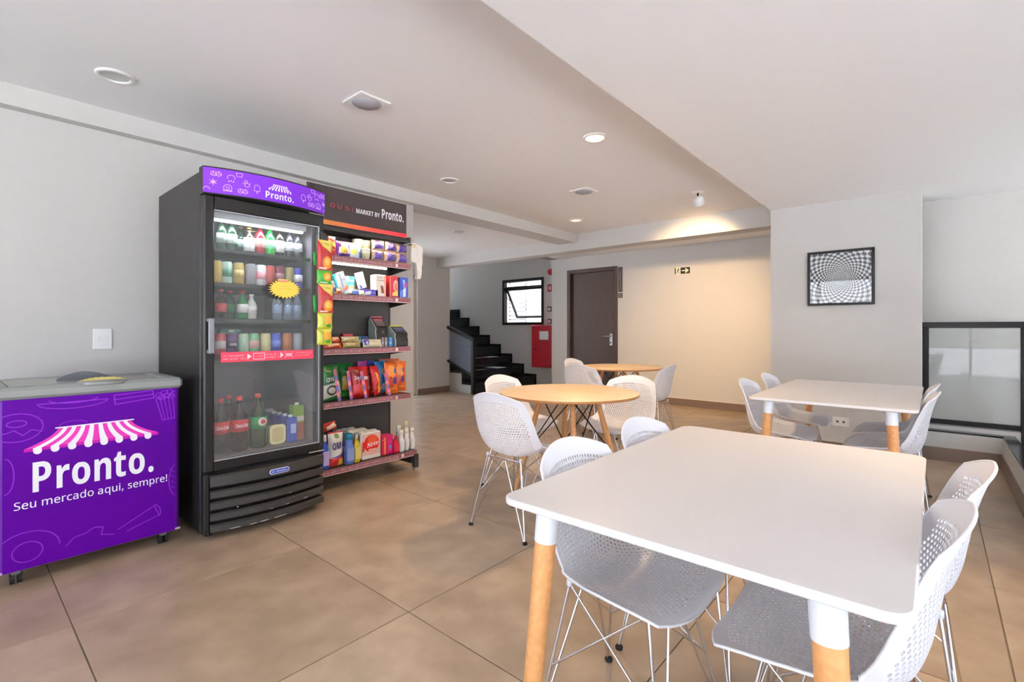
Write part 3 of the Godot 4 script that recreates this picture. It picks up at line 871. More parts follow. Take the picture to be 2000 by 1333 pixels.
func outside() -> void:
	structure("trim_7", slab(-4.2, -2.55, 2.42, 2.6, -4.2, 4.2), M.wall, "eaves over the garden doors", "eaves")
	structure("trim_8", slab(-2.55, 6.13, 2.42, 2.6, -3.9, -2.45), M.wall, "eaves over the side window", "eaves")
	structure("floor_garden", slab(-30, -2.55, -0.3, -0.05, -14, 20), flat("cfcfd2", 0.9), "pale paving outside the garden doors", "ground")
	structure("floor_yard", slab(-2.55, 30, -0.3, -0.05, 10.2, 24), flat("b6b6b6", 0.9), "pale paving outside the stair lobby", "ground")
	structure("floor_lane", slab(8.1, 30, -0.4, -0.2, -14, 10.2), flat("b0aca4", 0.9), "pale paving behind the stair window", "ground")
	structure("floor_side", slab(-2.55, 8.1, -0.4, -0.2, -14, -2.45), flat("a8a8a8", 0.9), "pale paving outside the side window", "ground")
	structure("floor_porch", slab(-2.55, 5.99, -0.3, -0.02, 6.99, 10.2), flat("98989c", 0.9), "pale paving before the stair lobby entrance", "ground")
	# the neighbouring house seen through the stair window
	var nb := thing("neighbour_house", "white and brick neighbouring house seen through the stair window", "building", P(11.0, -0.2, 8.0))
	part(nb, "wall", box(Vector3(0.3, 7.0, 9.0), 0.0, Vector3(0.15, 3.5, 2.0)), flat("b4b2ae", 0.9))
	part(nb, "brick_panel", box(Vector3(0.05, 7.0, 0.65), 0.0, Vector3(-0.03, 3.5, -1.9)), flat("8a625c", 0.9))
	for k in 26: part(nb, "slat", box(Vector3(0.03, 0.09, 0.64), 0.0, Vector3(-0.05, 0.5 + 0.12 * k, -1.25)), flat("6c6a70" if k % 2 else "636168", 0.8))

# ------------------------------------------------------------------ tables and chairs
const PROFILE := [
	[0.00, 0.205, 0.430, 0.182, 0.000], [0.03, 0.202, 0.440, 0.200, 0.003], [0.08, 0.182, 0.447, 0.217, 0.010], [0.18, 0.120, 0.444, 0.229, 0.028],
	[0.32, 0.035, 0.432, 0.232, 0.050], [0.45, -0.055, 0.424, 0.232, 0.070], [0.53, -0.115, 0.430, 0.232, 0.085], [0.60, -0.158, 0.458, 0.231, 0.092],
	[0.68, -0.182, 0.515, 0.229, 0.082], [0.77, -0.196, 0.588, 0.222, 0.066], [0.86, -0.209, 0.665, 0.209, 0.050], [0.93, -0.224, 0.727, 0.190, 0.036],
	[0.97, -0.237, 0.768, 0.172, 0.024], [1.00, -0.250, 0.797, 0.146, 0.012]]
var curve_rows := []
func profile_at(t: float) -> Array:     # [z, y, half width, curl]
	var i := 0
	while i < PROFILE.size() - 2 and t > PROFILE[i + 1][0]: i += 1
	var a: Array = PROFILE[i]
	var b: Array = PROFILE[i + 1]
	var p: Array = PROFILE[maxi(i - 1, 0)]
	var n: Array = PROFILE[mini(i + 2, PROFILE.size() - 1)]
	var k: float = (t - a[0]) / (b[0] - a[0])
	var o := []
	for c in range(1, 5):
		o.append(cubic_interpolate_in_time(a[c], b[c], p[c] if i > 0 else a[c] - (b[c] - a[c]), n[c] if i < PROFILE.size() - 2 else b[c] + (b[c] - a[c]), k, b[0] - a[0], (p[0] if i > 0 else a[0] - (b[0] - a[0])) - a[0], (n[0] if i < PROFILE.size() - 2 else b[0] + (b[0] - a[0])) - a[0]))
	return o
func row(t: float) -> Array:
	var k := clampf(t, 0, 1) * 400.0
	var i := mini(int(k), 399)
	var f := k - i
	var a: Array = curve_rows[i]
	var b: Array = curve_rows[i + 1]
	return [lerpf(a[0], b[0], f), lerpf(a[1], b[1], f), lerpf(a[2], b[2], f), lerpf(a[3], b[3], f), lerpf(a[4], b[4], f), lerpf(a[5], b[5], f)]
func shell_at(s: float, t: float) -> Vector3:
	var q := pow(absf(s), 2.5)
	t += q * (0.1 * (1.0 - smoothstep(0.0, 0.36, t)) - 0.055 * smoothstep(0.74, 1.0, t))
	var r := row(t)
	var off: float = r[3] * pow(absf(s), 2.4)
	return Vector3(s * r[2], r[1] + off * r[5], r[0] + off * r[4])
func shell_normal(s: float, t: float) -> Vector3:
	var e := 0.008
	var a := shell_at(minf(s + e, 1), t) - shell_at(maxf(s - e, -1), t)
	var b := shell_at(s, minf(t + e, 1)) - shell_at(s, maxf(t - e, 0))
	return a.cross(b).normalized()
func put(st: SurfaceTool, a: Array, b: Array, c: Array) -> void:   # [position, normal] each
	var n: Vector3 = a[1] + b[1] + c[1]
	if ((a[0] - c[0]) as Vector3).cross(a[0] - b[0]).dot(n) < 0:
		var t := b; b = c; c = t
	for p in [a, b, c]:
		st.set_normal(p[1])
		st.add_vertex(p[0])
func chair_shell() -> ArrayMesh:
	for i in 401: curve_rows.append(profile_at(i / 400.0) + [0.0, 0.0])
	for i in 401:
		var a: Array = curve_rows[maxi(i - 1, 0)]
		var b: Array = curve_rows[mini(i + 1, 400)]
		var d := Vector2(b[0] - a[0], b[1] - a[1]).normalized()
		curve_rows[i][4] = d.y
		curve_rows[i][5] = -d.x
	var st := mb()
	var nr := 58
	var nc := 30
	var th := 0.0026
	for i in nr:
		var t0 := float(i) / nr
		var t1 := float(i + 1) / nr
		var shift := 0.5 if i % 2 else 0.0
		for j in range(-1, nc):
			var a := maxf(-1.0, -1.0 + 2.0 * (j + shift) / nc)
			var b := minf(1.0, -1.0 + 2.0 * (j + 1 + shift) / nc)
			if b - a < 1e-4: continue
			var full := b - a > 1.9 / nc
			var mid := (a + b) / 2
			var tm := (t0 + t1) / 2
			var outer := [[a, t0], [mid, t0], [b, t0], [b, t1], [mid, t1], [a, t1]]
			var holed := full and absf(mid) < 0.86 and tm > 0.075 and tm < 0.955
			if holed and tm > 0.86 and absf(mid) > 0.78: holed = false
			var w := (b - a)
			var h := t1 - t0
			var inner := [[mid - w * 0.12, t0 + h * 0.12], [mid + w * 0.12, t0 + h * 0.12], [mid + w * 0.33, tm], [mid + w * 0.12, t1 - h * 0.12], [mid - w * 0.12, t1 - h * 0.12], [mid - w * 0.33, tm]]
			# outer corners in the order of the hole's corners
			var ring_o := [outer[0], outer[1], outer[2], outer[3], outer[4], outer[5]]
			var ring_i := [inner[5], inner[0], inner[1], inner[2], inner[3], inner[4]]
			var of := []
			var ob := []
			for p in ring_o:
				var x := shell_at(p[0], p[1])
				var n := shell_normal(p[0], p[1])
				of.append([x + n * th, n]); ob.append([x - n * th, -n])
			if not holed:
				for L in [of, ob]:
					put(st, L[0], L[1], L[5]); put(st, L[1], L[4], L[5]); put(st, L[1], L[2], L[4]); put(st, L[2], L[3], L[4])
				continue
			# hexagon hole: corners left, top-left, top-right, right, bottom-right, bottom-left
			var hf := []
			var hb := []
			for p in [inner[5], inner[0], inner[1], inner[2], inner[3], inner[4]]:
				var x := shell_at(p[0], p[1])
				var n := shell_normal(p[0], p[1])
				hf.append([x + n * th, n]); hb.append([x - n * th, -n])
			for q in [[of, hf], [ob, hb]]:
				var o: Array = q[0]
				var g: Array = q[1]
				put(st, o[0], o[1], g[1]); put(st, o[0], g[1], g[0])
				put(st, o[1], g[2], g[1]); put(st, o[1], o[2], g[2])
				put(st, o[2], g[3], g[2]); put(st, o[2], o[3], g[3])
				put(st, o[3], g[4], g[3]); put(st, o[3], o[4], g[4])
				put(st, o[4], g[5], g[4]); put(st, o[4], o[5], g[5])
				put(st, o[5], g[0], g[5]); put(st, o[5], o[0], g[0])
			var cen := shell_at(mid, tm)
			for k in 6:
				var l := (k + 1) % 6
				var n: Vector3 = (cen - (hf[k][0] + hb[l][0]) / 2).normalized()
				put(st, [hf[k][0], n], [hf[l][0], n], [hb[l][0], n])
				put(st, [hf[k][0], n], [hb[l][0], n], [hb[k][0], n])
	return st.commit()
func chair_rim() -> ArrayMesh:
	var pts := []
	for k in 25: pts.append(shell_at(-1, k / 24.0 * 0.94 + 0.0))
	for k in range(1, 7): pts.append(shell_at(-1, 0.94 + 0.06 * k / 6.0))
	for k in range(1, 16): pts.append(shell_at(-1 + 2.0 * k / 16.0, 1))
	for k in 7: pts.append(shell_at(1, 1 - 0.06 * k / 6.0))
	for k in range(1, 25): pts.append(shell_at(1, 0.94 - 0.94 * k / 24.0))
	for k in range(1, 17): pts.append(shell_at(1 - 2.0 * k / 16.0, 0))
	return tube(pts, 0.0042, 6)

func make_chair(called: String, label: String, at: Vector3, turn: float, group: String) -> Node3D:
	var t := thing(called, label, "chair", at, turn, group)
	part(t, "seat_shell", chair_shell(), M.shell, Vector3.ZERO, Vector3.ZERO, "white perforated plastic shell")
	part(t, "rim", chair_rim(), M.shell)
	for sx in [-1.0, 1.0]:
		for sz in [-1.0, 1.0]:
			var foot := Vector3(sx * 0.205, 0.012, sz * 0.19 - 0.01)
			var top := Vector3(sx * 0.125, 0.418, sz * 0.12 - 0.02)
			var st := mb()
			add_tube(st, [foot, top], 0.0052, 8)
			add_tube(st, [foot + Vector3(-sx * 0.006, 0, 0), Vector3(sx * 0.02, 0.405, sz * 0.13 - 0.02)], 0.0042, 6)
			part(t, "leg", done(st), M.chrome)
			part(t, "glide", lathe([Vector2(0, 0), Vector2(0.013, 0), Vector2(0.014, 0.008), Vector2(0.007, 0.016), Vector2(0, 0.016)], 12), M.rubber, Vector3(foot.x, 0, foot.z))
			part(t, "seat_mount", lathe([Vector2(0, -0.008), Vector2(0.009, -0.008), Vector2(0.009, 0.010), Vector2(0, 0.010)], 10), M.sleeve, top + Vector3(0, 0.002, 0))
	for sx in [-1.0, 1.0]:
		var st := mb()
		for sz in [-1.0, 1.0]:
			add_tube(st, [Vector3(sx * 0.17, 0.19, sz * 0.16 - 0.013), Vector3(sx * 0.122, 0.41, -sz * 0.115 - 0.02)], 0.0035, 6)
		part(t, "cross_brace", done(st), M.chrome)
	for sz in [-1.0, 1.0]:
		var bs := mb()
		add_tube(bs, [Vector3(-0.125, 0.412, sz * 0.12 - 0.02), Vector3(0.125, 0.412, sz * 0.12 - 0.02)], 0.0045, 6)
		add_tube(bs, [Vector3(0.165, 0.2, sz * 0.16 - 0.013), Vector3(-0.1, 0.41, sz * 0.125 - 0.02)], 0.0035, 6)
		part(t, "under_frame", done(bs), M.chrome)
	return t

func rect_table(label: String, u0: float, u1: float, v0: float, v1: float, top: float) -> void:
	var t := thing("rectangular_table", label, "table", P((u0 + u1) / 2, 0, (v0 + v1) / 2), 0, "white rectangular tables")
	var w := u1 - u0
	var d := v1 - v0
	var th := 0.019
	# top with rounded corners and a soft edge
	var st := mb()
	var rings := []
	for k in [[0.006, -th], [0.0, -th + 0.004], [0.0, -0.004], [0.0012, -0.0012], [0.004, 0.0]]:
		var ring_p := []
		for p in rounded(w - 2 * k[0], d - 2 * k[0], 0.04 - k[0], 6): ring_p.append(Vector3(p.x, top + k[1], p.y))
		rings.append(ring_p)
	for i in rings.size() - 1:
		for k in rings[i].size():
			var l: int = (k + 1) % rings[i].size()
			var mid: Vector3 = (rings[i][k] + rings[i + 1][l]) / 2
			quad(st, rings[i][k], rings[i][l], rings[i + 1][l], rings[i + 1][k], Vector3(mid.x, [-0.3, 0, 0.2, 0.5][i] as float, mid.z), 3 if i else -1)
	for k in rings[0].size(): tri(st, Vector3(0, rings[0][0].y, 0), rings[0][k], rings[0][(k + 1) % rings[0].size()], Vector3.DOWN)
	part(t, "edge_band", done(st), M.table_white, Vector3.ZERO, Vector3.ZERO, "white table edge")
	st = mb()
	for k in rings[4].size(): tri(st, Vector3(0, rings[4][0].y, 0), rings[4][k], rings[4][(k + 1) % rings[4].size()], Vector3.UP)
	part(t, "tabletop", done(st), M.table_white)
	for sx in [-1.0, 1.0]:
		for sz in [-1.0, 1.0]:
			var a := Vector3(sx * (w / 2 - 0.05), top - th, sz * (d / 2 - 0.115))
			var b := Vector3(sx * (w / 2 - 0.004), 0.0, sz * (d / 2 - 0.07))
			var m := a.lerp(b, 0.105)
			part(t, "leg_sleeve", tube([a, m], [0.0285, 0.0275], 20), M.sleeve, Vector3.ZERO, Vector3.ZERO, "white metal sleeve")
			part(t, "leg", tube([m, a.lerp(b, 0.5), b], [0.026, 0.0235, 0.0165], 20), M.beech, Vector3.ZERO, Vector3.ZERO, "beech leg")
	for s in [-1.0, 1.0]:
		var c := Vector3(-(w / 2 - 0.06), top - th - 0.016, -s * (d / 2 - 0.12))
		part(t, "under_bar", tube([c, -Vector3(c.x, -c.y, c.z)], 0.013, 8), M.sleeve)

func round_table(label: String, u: float, v: float, r: float, top: float) -> void:
	var t := thing("round_table", label, "table", P(u, 0, v), 0, "round oak tables")
	part(t, "tabletop", lathe([Vector2(r, -0.0015), Vector2(r - 0.0015, 0), Vector2(0, 0)], 72), M.oak_top, Vector3(0, top, 0))
	part(t, "table_edge", lathe([Vector2(0, -0.018), Vector2(r - 0.004, -0.018), Vector2(r, -0.014), Vector2(r, -0.0015)], 72), M.oak_edge, Vector3(0, top, 0))
	var tops := []
	var lows := []
	for k in 4:
		var a := deg_to_rad(41.0 + 90.0 * k)
		var d := Vector3(cos(a), 0, -sin(a))
		var p := d * 0.19 + Vector3(0, top - 0.05, 0)
		var q := d * 0.375 + Vector3(0, 0.0, 0)
		tops.append(d * 0.178 + Vector3(0, top - 0.03, 0))
		lows.append(p.lerp(q, 0.52))
		part(t, "leg_fork", tube([d * 0.172 + Vector3(0, top - 0.018, 0), p.lerp(q, 0.06)], 0.009, 8), M.dark_wire, Vector3.ZERO, Vector3.ZERO, "black metal leg fork")
		part(t, "leg", tube([p, p.lerp(q, 0.45), q], [0.016, 0.0205, 0.012], 16), M.beech, Vector3.ZERO, Vector3.ZERO, "beech leg")
	for k in 4:
		var l := (k + 1) % 4
		var st := mb()
		add_tube(st, [tops[k], lows[l]], 0.004, 6)
		add_tube(st, [tops[l], lows[k]], 0.004, 6)
		part(t, "wire_brace", done(st), M.dark_wire, Vector3.ZERO, Vector3.ZERO, "black crossed wires")
	var ringm := mb()
	for k in 4: add_tube(ringm, [tops[k] + Vector3(0, 0.006, 0), tops[(k + 1) % 4] + Vector3(0, 0.006, 0)], 0.006, 6)
	part(t, "under_frame", done(ringm), M.dark_wire)

func furniture() -> void:
	var top := 0.735
	rect_table("white rectangular table standing away from the picture wall", 0.90, 2.10, 0.02, 0.82, top)
	rect_table("white rectangular table in front of the white picture wall", 3.24, 4.66, 0.06, 0.88, top)
	round_table("round oak table with crossed black wires under the bright downlight", 2.72, 1.85, 0.46, top)
	round_table("round oak table standing before the brown door", 4.92, 2.66, 0.465, top)
	var gr := "white perforated shell chairs"
	var first: Node3D = null
	# [u, v, turn in degrees: 0 faces -v, 180 faces +v, 90 faces +u, -90 faces -u]
	var list := [
		[1.30, 0.656, 0, "white chair at rectangular table away from picture, round-table side, end farther from picture"],
		[1.79, 0.66, 0, "white chair at rectangular table away from picture, round-table side, end nearer picture"],
		[1.32, 0.19, 180, "white chair at rectangular table away from picture, kerb side, end farther from picture"],
		[1.79, 0.13, 180, "white chair at rectangular table away from picture, kerb side, end nearer picture"],
		[2.22, 1.86, 90, "white shell chair at downlit round table, its back to the shelf rack"],
		[2.79, 2.315, 0, "white shell chair between the downlit round table and the black stairs"],
		[3.20, 1.74, -90, "white shell chair between the two round tables, lit warm from above"],
		[4.40, 2.72, 90, "white shell chair at round table by brown door, side turned to the stairs"],
		[4.98, 3.125, 0, "white shell chair standing closest to the brown door at its round table"],
		[4.74, 2.22, 180, "white shell chair at round table by brown door, before the bare beige wall"],
		[3.74, 0.80, 0, "white chair at rectangular table by picture wall, facing the railing, farther from picture"],
		[4.33, 0.80, 0, "white chair at rectangular table by picture wall, facing the railing, nearer picture"],
		[3.66, 0.225, 180, "white chair at rectangular table by picture wall, back to the stairwell, farther from picture"],
		[4.20, 0.225, 180, "white chair at rectangular table by picture wall, back to the stairwell, nearer picture"]]
	for c in list:
		var at := P(c[0], 0, c[1])
		var turn := deg_to_rad(c[2])
		if first == null: first = make_chair("shell_chair", c[3], at, turn, gr)
		else: again(first, "shell_chair", c[3], at, turn)

# ------------------------------------------------------------------ the market: freezer, fridge and shelf rack
func awning(im: Image, cx: float, y0: float, y1: float, wt: float, wb: float, pink: bool) -> void:   # striped awning emblem
	var n := 17
	for k in n:
		var a := -1.0 + 2.0 * k / n
		var b := -1.0 + 2.0 * (k + 1) / n
		var col := Color("f2eef4") if k % 2 else (Color("d83ca8") if pink else im.get_pixel(int(cx), int(maxf(y0 - 4, 0))))
		var left := []
		var right := []
		for q in 9:
			var f := q / 8.0
			var w := lerpf(wt, wb, f * f * 0.75 + f * 0.25)
			left.append(Vector2(cx + a * w, lerpf(y0, y1, f)))
			right.push_front(Vector2(cx + b * w, lerpf(y0, y1, f)))
		fill_poly(im, PackedVector2Array(left + right), col)
		if k % 2:
			var ex := cx + (a + b) / 2 * wb
			var rw := wb / n
			im.fill_rect(Rect2i(int(ex - rw), int(y1) - 1, int(2 * rw), int((y1 - y0) * 0.16)), col)
			oval(im, ex, y1 + (y1 - y0) * 0.16, rw, rw, col)
		elif pink:
			fill_poly(im, PackedVector2Array([Vector2(cx + a * wb, y1), Vector2(cx + b * wb, y1), Vector2(cx + b * wb, y1 + (y1 - y0) * 0.16), Vector2(cx + a * wb, y1 + (y1 - y0) * 0.16)]), Color("b81f9c"))
	stroke(im, [Vector2(cx - wt * 1.08, y0), Vector2(cx + wt * 1.08, y0)], maxf(2.0, (y1 - y0) * 0.07), Color("f2eef4"))

const FZ_U0 := 0.136
const FZ_U1 := 0.833
const FZ_V := 3.105
func freezer() -> void:
	var w := FZ_U1 - FZ_U0
	var d := 0.56
	var t := thing("chest_freezer", "purple chest freezer with white awning emblem and grey lid on casters", "freezer", P((FZ_U0 + FZ_U1) / 2, 0, FZ_V + d / 2))
	var y0 := 0.068
	var y1 := 0.835
	var z := d / 2
	var st := mb()
	var poly := rounded(w, d, 0.03, 4)
	var rot := PackedVector2Array()
	for p in poly: rot.append(p)
	var top_y := 0.0
	for k in [[y0, y1]]:
		for i in rot.size():
			var a := rot[i]
			var b := rot[(i + 1) % rot.size()]
			var mid := (a + b) / 2
			quad(st, Vector3(a.x, k[0], a.y), Vector3(b.x, k[0], b.y), Vector3(b.x, k[1], b.y), Vector3(a.x, k[1], a.y), Vector3(mid.x, 0, mid.y), 4)
		for i in rot.size(): tri(st, Vector3(0, y0, 0), Vector3(rot[i].x, y0, rot[i].y), Vector3(rot[(i + 1) % rot.size()].x, y0, rot[(i + 1) % rot.size()].y), Vector3.DOWN)
	part(t, "body", done(st), mat(Color("54008a"), 0.45))
	# printed front
	var W := 900
	var Hh := int(W * (y1 - y0) / (w - 0.05))
	var im := canvas(W, Hh, Color("54008a"))
	var ln := Color("8430b8")
	var sw := 6.0
	# doughnut, hot dog, cake slice, popcorn, croissant, ice cream cone, avocado, clouds of small strokes
	stroke(im, ring(62, 175, 120, 88), sw, ln); stroke(im, ring(62, 150, 45, 20), sw, ln)
	stroke(im, [Vector2(-40, 190), Vector2(10, 205), Vector2(50, 190), Vector2(90, 225), Vector2(130, 195), Vector2(175, 210)], sw, ln)
	stroke(im, ring(330, 40, 175, 42, 0, PI), sw, ln); stroke(im, [Vector2(155, 40), Vector2(505, 40)], sw, ln); stroke(im, ring(330, 22, 120, 24, 0, PI), sw, ln)
	stroke(im, [Vector2(540, 20), Vector2(760, 6), Vector2(770, 60), Vector2(545, 84)], sw, ln, true); stroke(im, [Vector2(540, 50), Vector2(766, 34)], sw, ln)
	stroke(im, [Vector2(790, 70), Vector2(895, 55)], sw, ln); stroke(im, [Vector2(780, 70), Vector2(822, 232), Vector2(896, 222)], sw, ln)
	for k in 4: stroke(im, [Vector2(806 + k * 26, 70), Vector2(838 + k * 20, 228)], sw * 0.8, ln)
	for q in [[800, 45], [832, 30], [866, 24], [890, 42], [846, 52], [815, 62], [878, 58]]: stroke(im, ring(q[0], q[1], 20, 17), sw * 0.8, ln)
	stroke(im, ring(930, 690, 70, 130, PI * 0.62, PI * 1.35), sw, ln)
	for k in 4: stroke(im, [Vector2(862 + k * 6, 600 + k * 45), Vector2(898, 630 + k * 40)], sw * 0.8, ln)
	stroke(im, [Vector2(560, 960), Vector2(770, 850), Vector2(800, 925), Vector2(610, 985)], sw, ln); stroke(im, ring(785, 888, 22, 44, -PI / 2, PI / 2, 10, -0.3), sw, ln)
	stroke(im, ring(110, 955, 150, 120, PI, TAU), sw, ln); stroke(im, ring(110, 960, 70, 62), sw, ln)
	stroke(im, [Vector2(290, 985), Vector2(330, 940), Vector2(390, 930), Vector2(430, 905), Vector2(480, 915), Vector2(470, 965), Vector2(540, 985)], sw, ln)
	stroke(im, ring(330, 190, 70, 24, PI * 0.9, TAU * 0.95), sw * 0.7, ln); stroke(im, ring(300, 240, 60, 20, PI, TAU), sw * 0.7, ln)
	stroke(im, ring(10, 470, 40, 110, -PI / 2, PI / 2), sw, ln)
	var fy := func(y: float) -> float: return (y1 - y) / (y1 - y0) * Hh
	var fx := func(u: float) -> float: return (u - FZ_U0 - 0.025) / (w - 0.05) * W
	awning(im, fx.call(0.4805), fy.call(0.690), fy.call(0.608), (u_at(257, FZ_V) - u_at(117, FZ_V)) / 2 / (w - 0.05) * W, (u_at(310, FZ_V) - u_at(48, FZ_V)) / 2 / (w - 0.05) * W, true)
	var pm := picture(im, 0.45)
	pm.metallic_specular = 0.22
	var pr := part(t, "printed_front", box(Vector3(w - 0.05, y1 - y0, 0.002), 0.0, Vector3(0, (y0 + y1) / 2, z + 0.0005)), pm)
	part(pr, "lettering", text_mesh("Pronto.", 0.134, true, 0.455), M.white_print, Vector3(0.0, 0.472, z + 0.002))
	part(pr, "lettering", text_mesh("Seu mercado aqui, sempre!", 0.036, false, 0.575), M.white_print, Vector3(0.0, 0.357, z + 0.002))
	var gm := flat("8e908c", 0.45)
	part(t, "bottom_trim", box(Vector3(w + 0.002, 0.012, d + 0.002), 0.003, Vector3(0, y0 + 0.004, 0)), flat("b7a8b4", 0.4))
	st = mb()
	var f := 0.055
	add_bevel(st, Vector3(-w / 2 - 0.01, y1, z - f), Vector3(w / 2 + 0.01, 0.89, z + 0.012), 0.014)
	add_bevel(st, Vector3(-w / 2 - 0.01, y1, -z - 0.01), Vector3(w / 2 + 0.01, 0.89, -z + f), 0.014)
	add_bevel(st, Vector3(-w / 2 - 0.01, y1, -z + f), Vector3(-w / 2 + f, 0.89, z - f), 0.012)
	add_bevel(st, Vector3(w / 2 - f, y1, -z + f), Vector3(w / 2 + 0.01, 0.89, z - f), 0.012)
	part(t, "lid_rim", done(st), gm)
	part(t, "gasket", box(Vector3(w - 2 * f, 0.03, d - 2 * f), 0.0, Vector3(0, 0.855, 0)), M.rubber)
	part(t, "sliding_lid", box(Vector3(w * 0.5, 0.012, d - 2 * f - 0.01), 0.003, Vector3(-w * 0.18, 0.884, 0)), flat("a8a8a4", 0.25))
	part(t, "sliding_lid", box(Vector3(w * 0.5, 0.012, d - 2 * f - 0.01), 0.003, Vector3(w * 0.18, 0.872, 0)), flat("a8a8a4", 0.25))
	var hx := -0.015
	var arch := PackedVector2Array()
	for k in 11: arch.append(Vector2(-0.105 + 0.21 * k / 10.0, 0.89 + 0.03 * sin(PI * k / 10.0) + 0.012))
	arch.append(Vector2(0.105, 0.885)); arch.append(Vector2(-0.105, 0.885))
	part(t, "handle", prism(arch, -0.03, 0.0), flat("55585c", 0.4), Vector3(hx, 0, 0.06))
	part(t, "grip_moulding", lathe([Vector2(0, -0.004), Vector2(0.1, -0.004), Vector2(0.1, 0.006), Vector2(0.09, 0.012), Vector2(0, 0.014)], 28), gm, Vector3(0.03, 0.885, z - 0.06))
	part(t, "sticker", prism(starburst(0.095, 0.05, 22, 0.92), 0.0, 0.002), flat("dcc978", 0.6), Vector3(0.03, 0.892, z - 0.035), Vector3(-PI / 2 + 0.35, 0, 0), "yellow paper sticker on the front lip")
	for sx in [-1.0, 1.0]:
		for sz in [-1.0, 1.0]:
			var c := part(t, "caster", box(Vector3(0.034, 0.03, 0.045), 0.004), flat("6d6b6d", 0.4), Vector3(sx * (w / 2 - 0.07), 0.056, sz * (z - 0.05)))
			for s in [-1.0, 1.0]: part(c, "wheel", tube([Vector3(s * 0.005, -0.03, 0.004), Vector3(s * 0.02, -0.03, 0.004)], 0.026, 16), M.rubber)

func starburst(rx: float, ry: float, n: int, inner: float) -> PackedVector2Array:
	var o := PackedVector2Array()
	for k in n * 2:
		var a := TAU * k / (n * 2)
		var r := 1.0 if k % 2 else inner
		o.append(Vector2(cos(a) * rx * r, sin(a) * ry * r))
	return o

